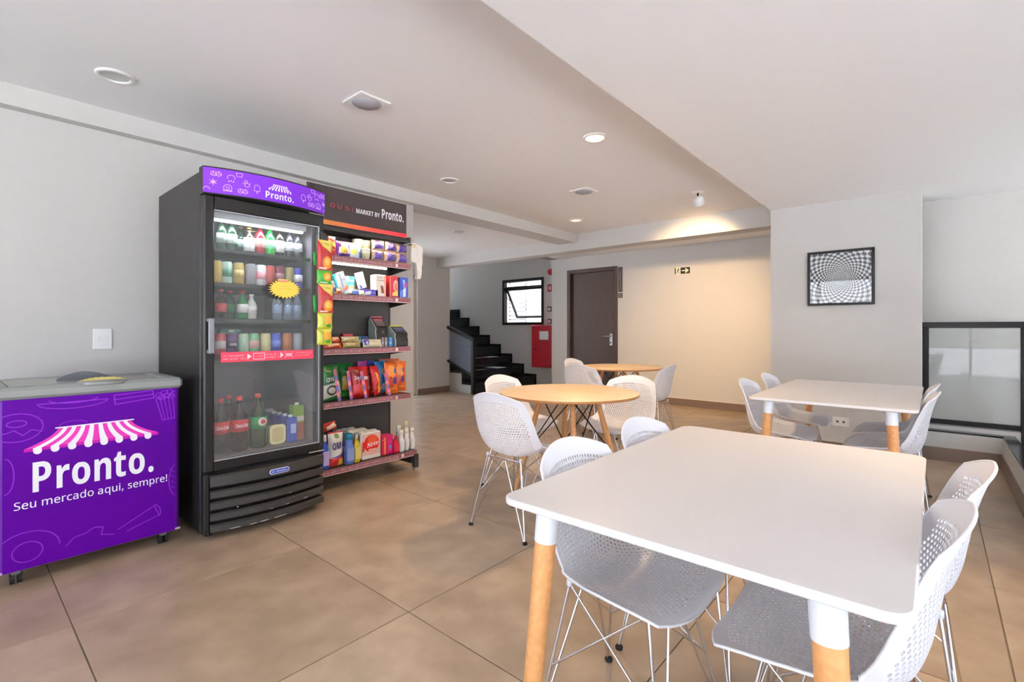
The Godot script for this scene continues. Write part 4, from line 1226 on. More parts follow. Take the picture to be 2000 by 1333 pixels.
const FR_U0 := 0.908
const FR_U1 := 1.594
const FR_V := 2.98      # front of the door
const FR_B := 3.835
var fr := Vector3.ZERO
func fridge() -> void:
	var w := FR_U1 - FR_U0
	fr = P((FR_U0 + FR_U1) / 2, 0, FR_V)
	var t := thing("drinks_fridge", "tall black drinks fridge with glass door and purple lit header", "fridge", fr)
	var back := -(FR_B - FR_V)
	var dz := -0.062          # back of the door, front of the cabinet
	var H1 := 2.02
	var st := mb()
	for q in [["side_panel", Vector3(-w / 2, 0.03, back), Vector3(-w / 2 + 0.04, H1, dz), 0.004], ["side_panel", Vector3(w / 2 - 0.04, 0.03, back), Vector3(w / 2, H1, dz), 0.004], ["back_panel", Vector3(-w / 2 + 0.04, 0.03, back), Vector3(w / 2 - 0.04, H1, back + 0.05), 0.0],
		["top_panel", Vector3(-w / 2 + 0.04, 1.85, back + 0.05), Vector3(w / 2 - 0.04, H1, dz), 0.0], ["base_housing", Vector3(-w / 2 + 0.04, 0.03, back + 0.05), Vector3(w / 2 - 0.04, 0.40, dz), 0.0]]:
		part(t, q[0], box(q[2] - q[1], q[3], (q[1] + q[2]) / 2), M.fridge_black)
	for q in [[Vector3(-w / 2 + 0.04, 0.40, back + 0.05), Vector3(w / 2 - 0.04, 1.85, back + 0.058)], [Vector3(-w / 2 + 0.04, 0.40, back + 0.058), Vector3(-w / 2 + 0.046, 1.85, dz - 0.01)], [Vector3(w / 2 - 0.046, 0.40, back + 0.058), Vector3(w / 2 - 0.04, 1.85, dz - 0.01)],
		[Vector3(-w / 2 + 0.046, 0.40, back + 0.058), Vector3(w / 2 - 0.046, 0.4285, dz - 0.01)], [Vector3(-w / 2 + 0.046, 1.842, back + 0.058), Vector3(w / 2 - 0.046, 1.85, dz - 0.01)]]:
		part(t, "liner_panel", box(q[1] - q[0], 0.0, (q[0] + q[1]) / 2), M.fridge_liner)
	# wire shelves
	for y in SHELF_Y.slice(0, 4):
		st = mb()
		add_box(st, Vector3(-w / 2 + 0.05, y - 0.022, -0.092), Vector3(w / 2 - 0.05, y - 0.002, -0.086))
		add_box(st, Vector3(-w / 2 + 0.05, y - 0.022, back + 0.08), Vector3(w / 2 - 0.05, y - 0.002, back + 0.086))
		for k in 25:
			var x := -w / 2 + 0.055 + (w - 0.11) * k / 24.0
			add_box(st, Vector3(x - 0.002, y - 0.004, back + 0.086), Vector3(x + 0.002, y, -0.086))
		part(t, "wire_shelf", done(st), M.rack_metal)
	part(t, "led_housing", box(Vector3(w - 0.13, 0.05, 0.05), 0.006, Vector3(-0.01, 1.805, -0.105)), flat("b9bcc0", 0.4))
	part(t, "led_tube", box(Vector3(w - 0.16, 0.014, 0.02), 0.003, Vector3(-0.01, 1.773, -0.105)), M.led_tube)
	var al := AreaLight3D.new()
	al.name = "fridge_led_light"
	al.area_size = Vector2(w - 0.18, 0.03)
	al.light_energy = 0.26
	al.light_color = Color(0.9, 0.96, 1.0)
	al.area_range = 8.0
	al.shadow_enabled = true
	add_child(al)
	al.position = fr + Vector3(-0.01, 1.763, -0.115)
	al.rotation = Vector3(-PI / 2, 0, 0)
	# door: frame, pane, handle, red instruction sticker
	st = mb()
	var gy0 := 0.425
	var gy1 := 1.81
	var gx0 := -w / 2 + 0.052
	var gx1 := w / 2 - 0.03
	add_bevel(st, Vector3(-w / 2, 0.37, dz + 0.004), Vector3(gx0, 1.885, 0), 0.008)
	add_bevel(st, Vector3(gx1, 0.37, dz + 0.004), Vector3(w / 2, 1.885, 0), 0.008)
	add_bevel(st, Vector3(gx0, 0.37, dz + 0.004), Vector3(gx1, gy0, 0), 0.006)
	add_bevel(st, Vector3(gx0, gy1, dz + 0.004), Vector3(gx1, 1.885, 0), 0.006)
	var door := part(t, "door", done(st), M.fridge_black)
	part(door, "glass_pane", box(Vector3(gx1 - gx0, gy1 - gy0, 0.006), 0.0, Vector3((gx0 + gx1) / 2, (gy0 + gy1) / 2, -0.012)), M.glass)
	st = mb()
	var e := 0.006
	add_box(st, Vector3(gx0, gy0, -0.012), Vector3(gx1, gy0 + e, -0.003))
	add_box(st, Vector3(gx0, gy1 - e, -0.012), Vector3(gx1, gy1, -0.003))
	add_box(st, Vector3(gx1 - e, gy0 + e, -0.012), Vector3(gx1, gy1 - e, -0.003))
	part(door, "pane_trim", done(st), flat("9b9aa0", 0.35))
	st = mb()
	add_bevel(st, Vector3(-0.014, -0.095, 0), Vector3(0.014, -0.075, 0.04), 0.004)
	add_bevel(st, Vector3(-0.014, 0.075, 0), Vector3(0.014, 0.095, 0.04), 0.004)
	add_bevel(st, Vector3(-0.014, -0.095, 0.026), Vector3(0.014, 0.095, 0.042), 0.004)
	part(door, "door_handle", done(st), flat("7c7c82", 0.35), Vector3(-w / 2 + 0.026, 1.115, 0))
	for y in [0.372, 1.886]:
		part(door, "hinge", box(Vector3(0.10, 0.008, 0.045), 0.002), M.steel, Vector3(w / 2 - 0.05, y, -0.02))
	var s0 := u_at(432, FR_V) - fr.x
	var s1 := u_at(613, FR_V) - fr.x
	var sy := (y_v(520, 685, FR_V) + y_v(520, 706, FR_V)) / 2
	var sh := 0.056
	var im := canvas(640, 72, Color("e03a54"))
	var wc := Color("f7dfe2")
	var rng := RandomNumberGenerator.new()
	rng.seed = 3
	scribble(im, 16, 22, 130, 12, wc, rng); scribble(im, 16, 44, 142, 12, wc, rng)
	fill_poly(im, PackedVector2Array([Vector2(166, 14), Vector2(194, 36), Vector2(166, 58)]), wc)
	stroke(im, [Vector2(206, 14), Vector2(282, 14), Vector2(282, 58), Vector2(206, 58)], 4, wc, true); scribble(im, 214, 32, 60, 10, wc, rng)
	scribble(im, 292, 20, 92, 12, wc, rng); scribble(im, 292, 42, 92, 12, wc, rng)
	fill_poly(im, PackedVector2Array([Vector2(392, 12), Vector2(414, 34), Vector2(392, 56)]), wc)
	for q in [[424, 10], [482, 10], [424, 54], [482, 54]]: stroke(im, [Vector2(q[0] - 6 * signf(q[0] - 450), q[1]), Vector2(q[0], q[1]), Vector2(q[0], q[1] - 8 * signf(q[1] - 30))], 3, wc)
	im.fill_rect(Rect2i(430, 22, 46, 24), Color("f0a9b4"))
	scribble(im, 502, 16, 128, 10, wc, rng); scribble(im, 502, 36, 112, 10, wc, rng)
	part(door, "instruction_sticker", box(Vector3(s1 - s0, sh, 0.001), 0.0, Vector3((s0 + s1) / 2, sy, -0.008)), picture(im, 0.5), Vector3.ZERO, Vector3.ZERO, "red instruction sticker with white print")
	# header: a bowed backlit sign
	var bow := 0.075
	var R := (w * w / 4 + bow * bow) / (2 * bow)
	var hy0 := 1.893
	var hy1 := 2.028
	var n := 24
	var hw := w / 2 + 0.004
	st = mb()
	for k in n:
		var xa := -hw + 2 * hw * k / n
		var xb := -hw + 2 * hw * (k + 1) / n
		var za := sqrt(R * R - xa * xa) - R + bow
		var zb := sqrt(R * R - xb * xb) - R + bow
		quad(st, Vector3(xa, hy0, za), Vector3(xb, hy0, zb), Vector3(xb, hy1, zb), Vector3(xa, hy1, za), Vector3(0, 0, 1), 2, [Vector2(float(k) / n, 1), Vector2(float(k + 1) / n, 1), Vector2(float(k + 1) / n, 0), Vector2(float(k) / n, 0)])
	var head_face := done(st)
	st = mb()
	var out := PackedVector2Array()
	for k in n + 1:
		var x := -hw + 2 * hw * k / n
		out.append(Vector2(x, sqrt(R * R - x * x) - R + bow - 0.001))
	out.append(Vector2(hw, dz)); out.append(Vector2(-hw, dz))
	add_prism(st, out, hy0 - 0.006, hy1 + 0.008)
	var header := part(t, "header_box", done(st), M.fridge_black, Vector3.ZERO, Vector3(PI / 2, 0, 0))
	header.position.y = 0
	header.rotation = Vector3.ZERO
	# the prism runs along z; turn it upright: (x, y, z) -> (x, z, y)
	header.basis = Basis(Vector3(1, 0, 0), Vector3(0, 0, 1), Vector3(0, 1, 0))
	var hi := header_art()
	var hm := picture(hi, 0.35)
	hm.emission_enabled = true
	hm.emission_energy_multiplier = 0.22
	hm.emission_texture = hm.albedo_texture
	part(t, "header_sign", head_face, hm, Vector3(0, 0, 0.002), Vector3.ZERO, "purple backlit header sign")
	part(t, "header_lettering", text_mesh("Pronto.", 0.037, true, 0.165, 0.0, R, 0.03), M.white_print, Vector3(0.03, 1.9275, bow + 0.003))
	# lower grille: bowed slats
	var gb := 0.055
	var R2 := (w * w / 4 + gb * gb) / (2 * gb)
	for k in 5:
		var ya := 0.036 + 0.062 * k
		var yb := ya + (0.066 if k == 4 else 0.046)
		part(t, "grille_slat", bowed(w - 0.035, R2, gb, ya, yb, -0.03), flat("3a3735", 0.42), Vector3(0.012, 0, 0))
	for q in [[-0.21, 0.047, 0.05], [-0.12, 0.046, 0.035], [-0.06, 0.047, 0.045], [0.03, 0.048, 0.07], [-0.02, 0.105, 0.014], [0.07, 0.108, 0.02], [0.19, 0.112, 0.022], [0.09, 0.17, 0.012], [-0.2, 0.16, 0.01]]:   # chipped paint along the slats' lower edges
		part(t, "paint_chip", box(Vector3(q[2], 0.004, 0.001)), flat("b9b4ac", 0.7), Vector3(q[0] + 0.012, q[1], sqrt(R2 * R2 - q[0] * q[0]) - R2 + gb + 0.0006), Vector3(0, asin(q[0] / R2), 0.02))
	st = mb()
	add_box(st, Vector3(-w / 2 + 0.01, 0.03, -0.06), Vector3(w / 2 - 0.01, 0.36, -0.035))
	part(t, "grille_back", done(st), flat("121111", 0.8))
	part(t, "grille_side", box(Vector3(0.028, 0.335, 0.06), 0.006, Vector3(-w / 2 + 0.014, 0.197, -0.03)), M.fridge_black)
	var bdg := part(t, "maker_badge", prism(rounded(0.115, 0.03, 0.014, 5), 0, 0.004), flat("d5d3dd", 0.3), Vector3(0.035, 0.318, gb + 0.001))
	part(bdg, "badge_face", prism(rounded(0.105, 0.022, 0.0105, 5), 0, 0.0015), flat("3c50a8", 0.35), Vector3(0, 0, 0.004))
	part(bdg, "badge_mark", lathe([Vector2(0, 0), Vector2(0.006, 0), Vector2(0.006, 0.001), Vector2(0, 0.001)], 12), flat("a9c0e6"), Vector3(-0.038, 0, 0.0055), Vector3(PI / 2, 0, 0))
	part(bdg, "badge_lettering", text_mesh("Metalfrio", 0.0085, true, 0.062), flat("c9d3ee"), Vector3(0.012, 0, 0.0058))
	for sx in [-1.0, 1.0]:
		for zz in [dz - 0.03, back + 0.06]: part(t, "foot", lathe([Vector2(0, 0), Vector2(0.02, 0), Vector2(0.02, 0.012), Vector2(0.01, 0.03), Vector2(0, 0.03)], 12), M.rubber, Vector3(sx * (w / 2 - 0.05), 0, zz))

func bowed(w: float, R: float, bow: float, y0: float, y1: float, zb: float) -> ArrayMesh:
	var st := mb()
	var n := 16
	var r := 0.008
	for k in n:
		var xa := -w / 2 + w * k / n
		var xb := -w / 2 + w * (k + 1) / n
		var za := sqrt(R * R - xa * xa) - R + bow
		var zc := sqrt(R * R - xb * xb) - R + bow
		quad(st, Vector3(xa, y0 + r, za), Vector3(xb, y0 + r, zc), Vector3(xb, y1 - r, zc), Vector3(xa, y1 - r, za), Vector3(0, 0, 1), 2)
		quad(st, Vector3(xa, y1 - r, za), Vector3(xb, y1 - r, zc), Vector3(xb, y1, zc - r * 1.5), Vector3(xa, y1, za - r * 1.5), Vector3(0, 1, 1))
		quad(st, Vector3(xa, y1, za - r * 1.5), Vector3(xb, y1, zc - r * 1.5), Vector3(xb, y1, zb), Vector3(xa, y1, zb), Vector3(0, 1, 0))
		quad(st, Vector3(xa, y0 + r, za), Vector3(xb, y0 + r, zc), Vector3(xb, y0, zc - r * 1.5), Vector3(xa, y0, za - r * 1.5), Vector3(0, -1, 1))
		quad(st, Vector3(xa, y0, za - r * 1.5), Vector3(xb, y0, zc - r * 1.5), Vector3(xb, y0, zb), Vector3(xa, y0, zb), Vector3(0, -1, 0))
	for s in [-1.0, 1.0]:
		var z := sqrt(R * R - w * w / 4) - R + bow
		quad(st, Vector3(s * w / 2, y0, zb), Vector3(s * w / 2, y0 + r, z), Vector3(s * w / 2, y1 - r, z), Vector3(s * w / 2, y1, zb), Vector3(s, 0, 0))
	return done(st)

func header_art() -> Image:
	var W := 1024
	var Hh := 196
	var im := canvas(W, Hh, Color("6a1fb4"))
	var c := Color("d3b4ea")
	var px := func(x: float) -> float: return (u_at(390 + x / 8.0, FR_V) - FR_U0) / (FR_U1 - FR_U0) * W
	var k := 3.6
	var cubes := func(x: float, y: float, s: float) -> void:
		for o in [-1.0, 1.0]:
			var h := []
			for i in 6: h.append(Vector2(x + o * s * 0.9 + sin(TAU * i / 6) * s, y + cos(TAU * i / 6) * s))
			stroke(im, h, k, c, true)
			for i in [1, 3, 5]: stroke(im, [Vector2(x + o * s * 0.9, y), h[i]], k * 0.8, c)
	var flake := func(x: float, y: float, s: float) -> void:
		for i in 6: stroke(im, [Vector2(x, y), Vector2(x + sin(TAU * i / 6) * s, y + cos(TAU * i / 6) * s)], k, c)
		stroke(im, ring(x, y, s * 0.4, s * 0.4), k, c)
	var cloud := func(x: float, y: float, s: float) -> void:
		stroke(im, ring(x, y, s, s * 0.8, PI * 0.8, TAU + PI * 0.2), k, c)
		for o in [-0.6, 0.0, 0.6]: oval(im, x + o * s, y + s * (1.0 + 0.3 * absf(o)), 5, 5, c)
	var globe := func(x: float, y: float, s: float) -> void:
		stroke(im, ring(x, y, s, s, PI * 0.85, TAU + PI * 0.15), k, c)
		stroke(im, [Vector2(x - s, y + s * 0.75), Vector2(x + s, y + s * 0.75)], k * 2.2, c)
		stroke(im, ring(x, y, s * 0.4, s * 0.4), k * 0.8, c)
	var pops := func(x: float, y: float, s: float) -> void:
		stroke(im, ring(x, y - s * 0.3, s * 0.62, s * 0.7, PI, TAU), k, c)
		stroke(im, [Vector2(x - s * 0.62, y - s * 0.3), Vector2(x - s * 0.62, y + s * 0.5), Vector2(x + s * 0.62, y + s * 0.5), Vector2(x + s * 0.62, y - s * 0.3)], k, c)
		stroke(im, [Vector2(x, y + s * 0.5), Vector2(x, y + s)], k * 2, c)
	var snowman := func(x: float, y: float, s: float) -> void:
		stroke(im, ring(x + s * 0.15, y + s * 0.4, s * 0.55, s * 0.5), k, c)
		stroke(im, ring(x - s * 0.1, y - s * 0.4, s * 0.34, s * 0.32), k, c)
		stroke(im, [Vector2(x - s * 0.9, y), Vector2(x - s * 0.4, y + s * 0.2)], k, c)
		stroke(im, [Vector2(x + s * 0.9, y - s * 0.2), Vector2(x + s * 0.6, y + s * 0.2)], k, c)
	var signs := [[240, 0.22], [450, 0.3], [565, 0.13], [665, 0.44], [200, 0.56], [400, 0.74], [615, 0.79], [820, 0.6], [110, 0.88]]
	var right := [[1895, 0.2], [1785, 0.28], [1715, 0.1], [1650, 0.42], [1920, 0.55], [1815, 0.72], [1685, 0.75], [1545, 0.56], [1950, 0.9]]
	for side in 2:
		for i in signs.size():
			var e: Array = (right if side else signs)[i]
			var x: float = px.call(e[0])
			var y: float = e[1] * Hh
			if i == 0 or i == 6: cubes.call(x, y, 19.0)
			elif i == 1: cloud.call(x, y, 26.0)
			elif i == 2: stroke(im, [Vector2(x - 22, y - 12), Vector2(x - 18, y + 16), Vector2(x + 18, y + 16), Vector2(x + 22, y - 12)], k, c, true)
			elif i == 3: snowman.call(x, y, 32.0)
			elif i == 4: flake.call(x, y, 27.0)
			elif i == 5: globe.call(x, y, 28.0)
			elif i == 7: pops.call(x, y, 34.0)
			else: stroke(im, ring(x, y, 20, 20, PI, TAU), k, c)
	awning(im, W * 0.545, Hh * 0.26, Hh * 0.46, 62, 112, false)
	return im

const SHELF_Y := [1.612, 1.418, 1.212, 1.0, 0.43]
const LIFT := 0.0012
const FG_V := 3.14      # front row of the drinks
func bottle(label: String, u: float, y: float, v: float, r: float, h: float, glassm: Material, lab: Material, cap: Material, group: String, words := "", word_mat: Material = null, lab_lo := 0.22, lab_hi := 0.52, slim := 0.3) -> Node3D:
	var t := thing("bottle", label, "bottle", P(u, y + LIFT, v), 0, group)
	var nr := r * slim + 0.002
	part(t, "glass_body", lathe([Vector2(0, 0), Vector2(r * 0.86, 0), Vector2(r, r * 0.2), Vector2(r, h * 0.56), Vector2(r * 0.82, h * 0.66), Vector2(nr * 1.3, h * 0.78), Vector2(nr, h * 0.86), Vector2(nr, h * 0.95), Vector2(0, h * 0.95)], 18), glassm)
	if lab: 
		var lb := part(t, "paper_label", lathe([Vector2(r * 0.9, h * lab_lo), Vector2(r + 0.0007, h * lab_lo), Vector2(r + 0.0007, h * lab_hi), Vector2(r * 0.9, h * lab_hi)], 18), lab)
		if words: part(lb, "lettering", text_mesh(words, r * 0.42, true, r * 1.5, r + 0.0012, 0.0, 0.0, 0.15), word_mat, Vector3(0, h * (lab_lo + lab_hi) / 2, 0))
	part(t, "cap", lathe([Vector2(0, h * 0.925), Vector2(nr + 0.0022, h * 0.925), Vector2(nr + 0.0022, h - 0.001), Vector2(nr + 0.0005, h), Vector2(0, h)], 14), cap)
	return t
func can(label: String, u: float, y: float, v: float, body: Material, band: Material, group: String, h := 0.122, words := "", wm: Material = null) -> Node3D:
	var t := thing("drink_can", label, "can", P(u, y + LIFT, v), 0, group)
	var r := 0.031
	part(t, "body", lathe([Vector2(r * 0.8, 0.0), Vector2(r, 0.008), Vector2(r, h - 0.012), Vector2(r * 0.84, h - 0.002)], 18), body)
	part(t, "lid", lathe([Vector2(r * 0.8, h - 0.002), Vector2(r * 0.84, h), Vector2(r * 0.76, h - 0.003), Vector2(0, h - 0.003)], 18), M.steel)
	part(t, "base_rim", lathe([Vector2(0, 0.004), Vector2(r * 0.7, 0.0), Vector2(r * 0.8, 0.0)], 16), M.steel)
	if band:
		var b := part(t, "printed_band", lathe([Vector2(r - 0.002, h * 0.3), Vector2(r + 0.0005, h * 0.3), Vector2(r + 0.0005, h * 0.66), Vector2(r - 0.002, h * 0.66)], 18), band)
		if words: part(b, "lettering", text_mesh(words, 0.016, true, 0.04, r + 0.001), wm, Vector3(0, h * 0.48, 0))
	return t

func fridge_goods() -> void:
	var gx := FG_V
	var gb := mat(Color("1d3a26"), 0.08); var db := mat(Color("1c1512"), 0.08)
	var white := flat("e8ebe8", 0.6)
	var water := glass(Color(0.85, 0.93, 1.0), 0.16)
	var g1 := "bottles on the fridge's top shelf"
	bottle("green glass beer bottle with grey green label beside the fridge's left edge", u_at(433, gx), SHELF_Y[0], gx, 0.028, 0.185, gb, flat("a9b8ae"), flat("d9dcd8"), g1)
	bottle("green glass beer bottle with white and green label on top shelf", u_at(452, gx), SHELF_Y[0], gx, 0.031, 0.185, gb, flat("cfe0d8"), flat("2f5a48"), g1)
	bottle("slim green bottle with pale mint label behind the price card on top shelf", u_at(471, gx + 0.06), SHELF_Y[0], gx + 0.07, 0.026, 0.165, gb, flat("b7cfc4"), flat("c9b06a"), g1)
	bottle("dark bottle with large white label and gold neck on top shelf", u_at(486.5, gx), SHELF_Y[0], gx, 0.031, 0.155, db, white, flat("c9a44c", 0.35), g1, "", null, 0.05, 0.58)
	bottle("red mixed drink bottle with orange pink label on top shelf", u_at(507.5, gx), SHELF_Y[0], gx, 0.030, 0.180, mat(Color("8e1424"), 0.1), flat("e8a9a0"), flat("e8ecf4"), g1)
	bottle("bright green mixed drink bottle on top shelf", u_at(526.5, gx), SHELF_Y[0], gx, 0.031, 0.175, mat(Color("1fa336"), 0.1), flat("8fdcae"), flat("eef4f2"), g1)
	bottle("dark beer bottle with white oval label and red print", u_at(545, gx), SHELF_Y[0], gx, 0.031, 0.185, db, flat("efe9e4"), flat("f0efec"), g1, "", null, 0.12, 0.52)
	bottle("clear dark bottle with white label second from the price tags' side", u_at(564.5, gx), SHELF_Y[0], gx, 0.028, 0.180, mat(Color("33343a"), 0.06), flat("dfe6e8"), M.chrome, g1)
	bottle("clear dark bottle with white label at the hinge end of top shelf", u_at(581, gx), SHELF_Y[0], gx, 0.028, 0.180, mat(Color("33343a"), 0.06), flat("d5dee2"), M.chrome, g1)
	var g2 := "cans on the fridge's second shelf"
	var cans := [[422, "b39a4a", "", "gold beer can at the left edge of second shelf"], [442, "b9d3c2", "3e7a5e", "green and white beer can on second shelf"], [465.5, "b49a55", "c4ad6a", "wide gold beer can on second shelf"], [489, "9a969a", "", "plain grey can on second shelf"],
		[509, "dedbe0", "d58d95", "white can with red swirl on second shelf"], [526, "a83a34", "", "red orange can behind the yellow price burst"], [545, "6e2638", "8d5a66", "maroon can above the yellow price burst"], [564.5, "8f8450", "", "olive gold can above the yellow price burst"], [581, "3d3ba8", "e4e2ea", "blue and white can at the hinge end of second shelf"]]
	for c in cans: can(c[3], u_at(c[0], gx), SHELF_Y[1], gx, flat(c[1], 0.3), flat(c[2], 0.35) if c[2] else null, g2, 0.128)
	var g3 := "bottles on the fridge's third shelf"
	bottle("brown soda bottle with red label on third shelf", u_at(431, gx), SHELF_Y[2], gx, 0.031, 0.17, mat(Color("2a1210"), 0.1), flat("b5362e"), flat("b5362e"), g3)
	bottle("dark green soda bottle with red cap on third shelf", u_at(455, gx), SHELF_Y[2], gx + 0.05, 0.031, 0.17, mat(Color("0f3a20"), 0.1), flat("1e6b3a"), flat("c22a30"), g3)
	bottle("green soda bottle with white and red label on third shelf", u_at(473.5, gx), SHELF_Y[2], gx, 0.030, 0.17, mat(Color("1a6e38"), 0.1), flat("e4dcd6"), flat("c22a30"), g3)
	bottle("cloudy white drink bottle on third shelf", u_at(491, gx), SHELF_Y[2], gx, 0.029, 0.15, mat(Color("c9c6c0"), 0.2), flat("dcd8d0"), flat("e2dfd8"), g3)
	for q in [[541, "clear water bottle next to the cloudy drink on third shelf"], [562, "clear water bottle in the middle of the water bottles"], [580, "clear water bottle at the hinge end of third shelf"]]:
		bottle(q[1], u_at(q[0], gx), SHELF_Y[2], gx, 0.029, 0.18, water, glass(Color(0.7, 0.8, 0.95), 0.35), flat("dfe8f0"), g3)
	var g4 := "cans on the fridge's fourth shelf"
	var cans4 := [[429, "b0424a", "c9c3c4", "red and silver can just above the red sticker's left end", "", ""], [452, "5d2470", "3a1a4c", "purple soda can with white print above the red sticker", "FANTA", "e9e4ec"], [475, "a9c7ab", "", "pale green can above the red sticker", "", ""], [495, "7fb98a", "d9a59c", "green and pink can above the red sticker", "", ""],
		[518, "cfc68e", "", "pale yellow can above the red sticker's middle", "", ""], [538.5, "2c49b0", "5e7ad0", "blue soft drink can beside the copper can", "", ""], [560, "b06a34", "", "copper orange can above the red sticker", "", ""], [581, "a9adb0", "", "silver can at the hinge end above the red sticker", "", ""]]
	for c in cans4: can(c[3], u_at(c[0], gx), SHELF_Y[3], gx, flat(c[1], 0.28), flat(c[2], 0.35) if c[2] else null, g4, 0.126, c[4], flat(c[5]) if c[5] else null)
	var tp := thing("drink_pack", "teal wrapped drink pack standing behind the purple soda can", "pack", P(u_at(452, gx + 0.1), SHELF_Y[3] + LIFT, gx + 0.14), 0, "")
	part(tp, "wrap", box(Vector3(0.12, 0.15, 0.08), 0.012, Vector3(0, 0.075, 0)), flat("4f8f80", 0.35))
	part(tp, "price_label", box(Vector3(0.03, 0.012, 0.001), 0.0, Vector3(0.0, 0.14, 0.0405)), flat("e8e4c8"))
	# bottom: large bottles, tub, cartons
	var g5 := "large bottles at the bottom of the fridge"
	var cola := mat(Color("2a1614"), 0.06)
	var redl := flat("c8202c", 0.4)
	bottle("large cola bottle with red label beside the fridge's left edge", u_at(432, gx), SHELF_Y[4], gx + 0.02, 0.05, 0.315, cola, redl, flat("c8202c"), g5, "Coca-Cola", M.white_print, 0.36, 0.58, 0.24)
	bottle("large cola bottle half hidden behind the other cola bottles", u_at(447, gx + 0.13), SHELF_Y[4], gx + 0.14, 0.05, 0.315, cola, redl, flat("c8202c"), g5, "", null, 0.36, 0.58, 0.24)
	bottle("large cola bottle with full white script on its red label", u_at(467, gx), SHELF_Y[4], gx, 0.05, 0.32, cola, redl, flat("d8262e"), g5, "Coca-Cola", M.white_print, 0.36, 0.58, 0.24)
	var gu := bottle("large green guarana soda bottle with green label", u_at(504, gx), SHELF_Y[4], gx, 0.05, 0.325, mat(Color("14391f"), 0.06), flat("1d8a4c", 0.4), flat("c64a44"), g5, "", null, 0.36, 0.58, 0.24)
	part(gu, "emblem", lathe([Vector2(0, 0), Vector2(0.026, 0), Vector2(0.026, 0.001), Vector2(0, 0.001)], 16), flat("f0e6e0"), Vector3(0.006, 0.158, 0.0508), Vector3(PI / 2, 0, 0))
	part(gu, "emblem_fruit", lathe([Vector2(0, 0), Vector2(0.014, 0), Vector2(0.014, 0.001), Vector2(0, 0.001)], 12), flat("c8322e"), Vector3(0.008, 0.16, 0.0519), Vector3(PI / 2, 0, 0))
	var tub := thing("margarine_tub", "pale yellow plastic tub standing on edge at fridge bottom", "tub", P(u_at(540, gx), SHELF_Y[4], gx - 0.01))
	part(tub, "tub_body", prism(rounded(0.09, 0.115, 0.024), -0.045, 0.0), flat("d9d3a4", 0.4), Vector3(0, 0.0575, 0))
	part(tub, "tub_lid", prism(rounded(0.098, 0.123, 0.027), 0.0, 0.01), flat("e2dca4", 0.4), Vector3(0, 0.0615, 0))
	part(tub, "lid_print", prism(rounded(0.07, 0.09, 0.02), 0.0, 0.001), flat("cdb884", 0.5), Vector3(0, 0.0615, 0.01))
	for k in 4:
		var ct := thing("milk_carton", ["blue milk carton with white cap in front of its row", "blue milk carton second in its row", "blue milk carton third in its row", "blue milk carton at the back of its row"][k], "carton", P(u_at(567, gx) - 0.002 * k, SHELF_Y[4], gx + 0.075 * k), 0, "blue cartons at the bottom of the fridge")
		part(ct, "carton_body", box(Vector3(0.062, 0.155, 0.06), 0.004, Vector3(0, 0.0775, 0)), flat("2f4fae", 0.4))
		part(ct, "front_print", box(Vector3(0.034, 0.06, 0.001), 0.0, Vector3(0.006, 0.085, 0.0305)), flat("aebbe2", 0.5))
		part(ct, "cap", lathe([Vector2(0, 0.155), Vector2(0.015, 0.155), Vector2(0.015, 0.172), Vector2(0, 0.173)], 14), flat("eceaf0"))
	var jc := thing("juice_carton", "tall green and brown juice carton behind the blue cartons", "carton", P(u_at(578.5, gx + 0.02) + 0.008, SHELF_Y[4], gx + 0.03))
	part(jc, "carton_body", box(Vector3(0.07, 0.225, 0.07), 0.004, Vector3(0, 0.1125, 0)), flat("8fae4a", 0.45))
	part(jc, "lower_print", box(Vector3(0.064, 0.11, 0.001), 0.0, Vector3(0, 0.06, 0.0355)), flat("a05a44", 0.5))
	part(jc, "name_print", box(Vector3(0.06, 0.03, 0.0012), 0.0, Vector3(0, 0.14, 0.0356)), flat("e2dccb", 0.5))
	part(jc, "cap", lathe([Vector2(0, 0.225), Vector2(0.014, 0.225), Vector2(0.014, 0.24), Vector2(0, 0.24)], 14), flat("f0f0ec"))
	for k in 2:
		var jr := thing("glass_jar", ["clear glass jar behind the yellow tub", "clear glass jar behind the blue cartons"][k], "jar", P(u_at([527, 546][k], gx + 0.2), SHELF_Y[4], gx + 0.36), 0, "glass jars at the back of the fridge")
		part(jr, "jar_body", lathe([Vector2(0, 0), Vector2(0.035, 0), Vector2(0.036, 0.1), Vector2(0.026, 0.13), Vector2(0.026, 0.15)], 18), water)
		part(jr, "jar_lid", lathe([Vector2(0, 0.15), Vector2(0.029, 0.148), Vector2(0.029, 0.166), Vector2(0, 0.167)], 16), flat("cfc9c4", 0.4))
	# yellow price burst on the glass, with its dark twin behind the pane
	var bx := u_at(557, FR_V - 0.004)
	var by := y_v(557, 565, FR_V)
	var pb := thing("price_burst", "yellow starburst price card stuck on the fridge glass", "price card", P(bx, by, FR_V + 0.0005))
	part(pb, "card", prism(starburst(0.1, 0.06, 24, 0.76), -0.001, 0.001), flat("e0c048", 0.6))
	part(pb, "offer_bar", prism(rounded(0.062, 0.018, 0.008), 0.001, 0.002), flat("e2cf6a", 0.6), Vector3(-0.012, 0.05, 0))
	part(pb, "offer_badge", prism(rounded(0.052, 0.013, 0.006), 0.002, 0.003), flat("d8422e", 0.6), Vector3(-0.012, 0.048, 0))
	part(pb, "lettering", text_mesh("OFERTA", 0.0075, true, 0.044), flat("f2e3c8"), Vector3(-0.012, 0.048, 0.0034))
	var pi := canvas(96, 40, Color("e0c048"))
	var prng := RandomNumberGenerator.new()
	prng.seed = 12
	scribble(pi, 30, 4, 34, 7, Color("8c7430"), prng); scribble(pi, 10, 22, 76, 10, Color("a88c38"), prng)
	part(pb, "price_print", box(Vector3(0.09, 0.038, 0.0004)), picture(pi, 0.6), Vector3(0.004, 0.006, 0.0013))
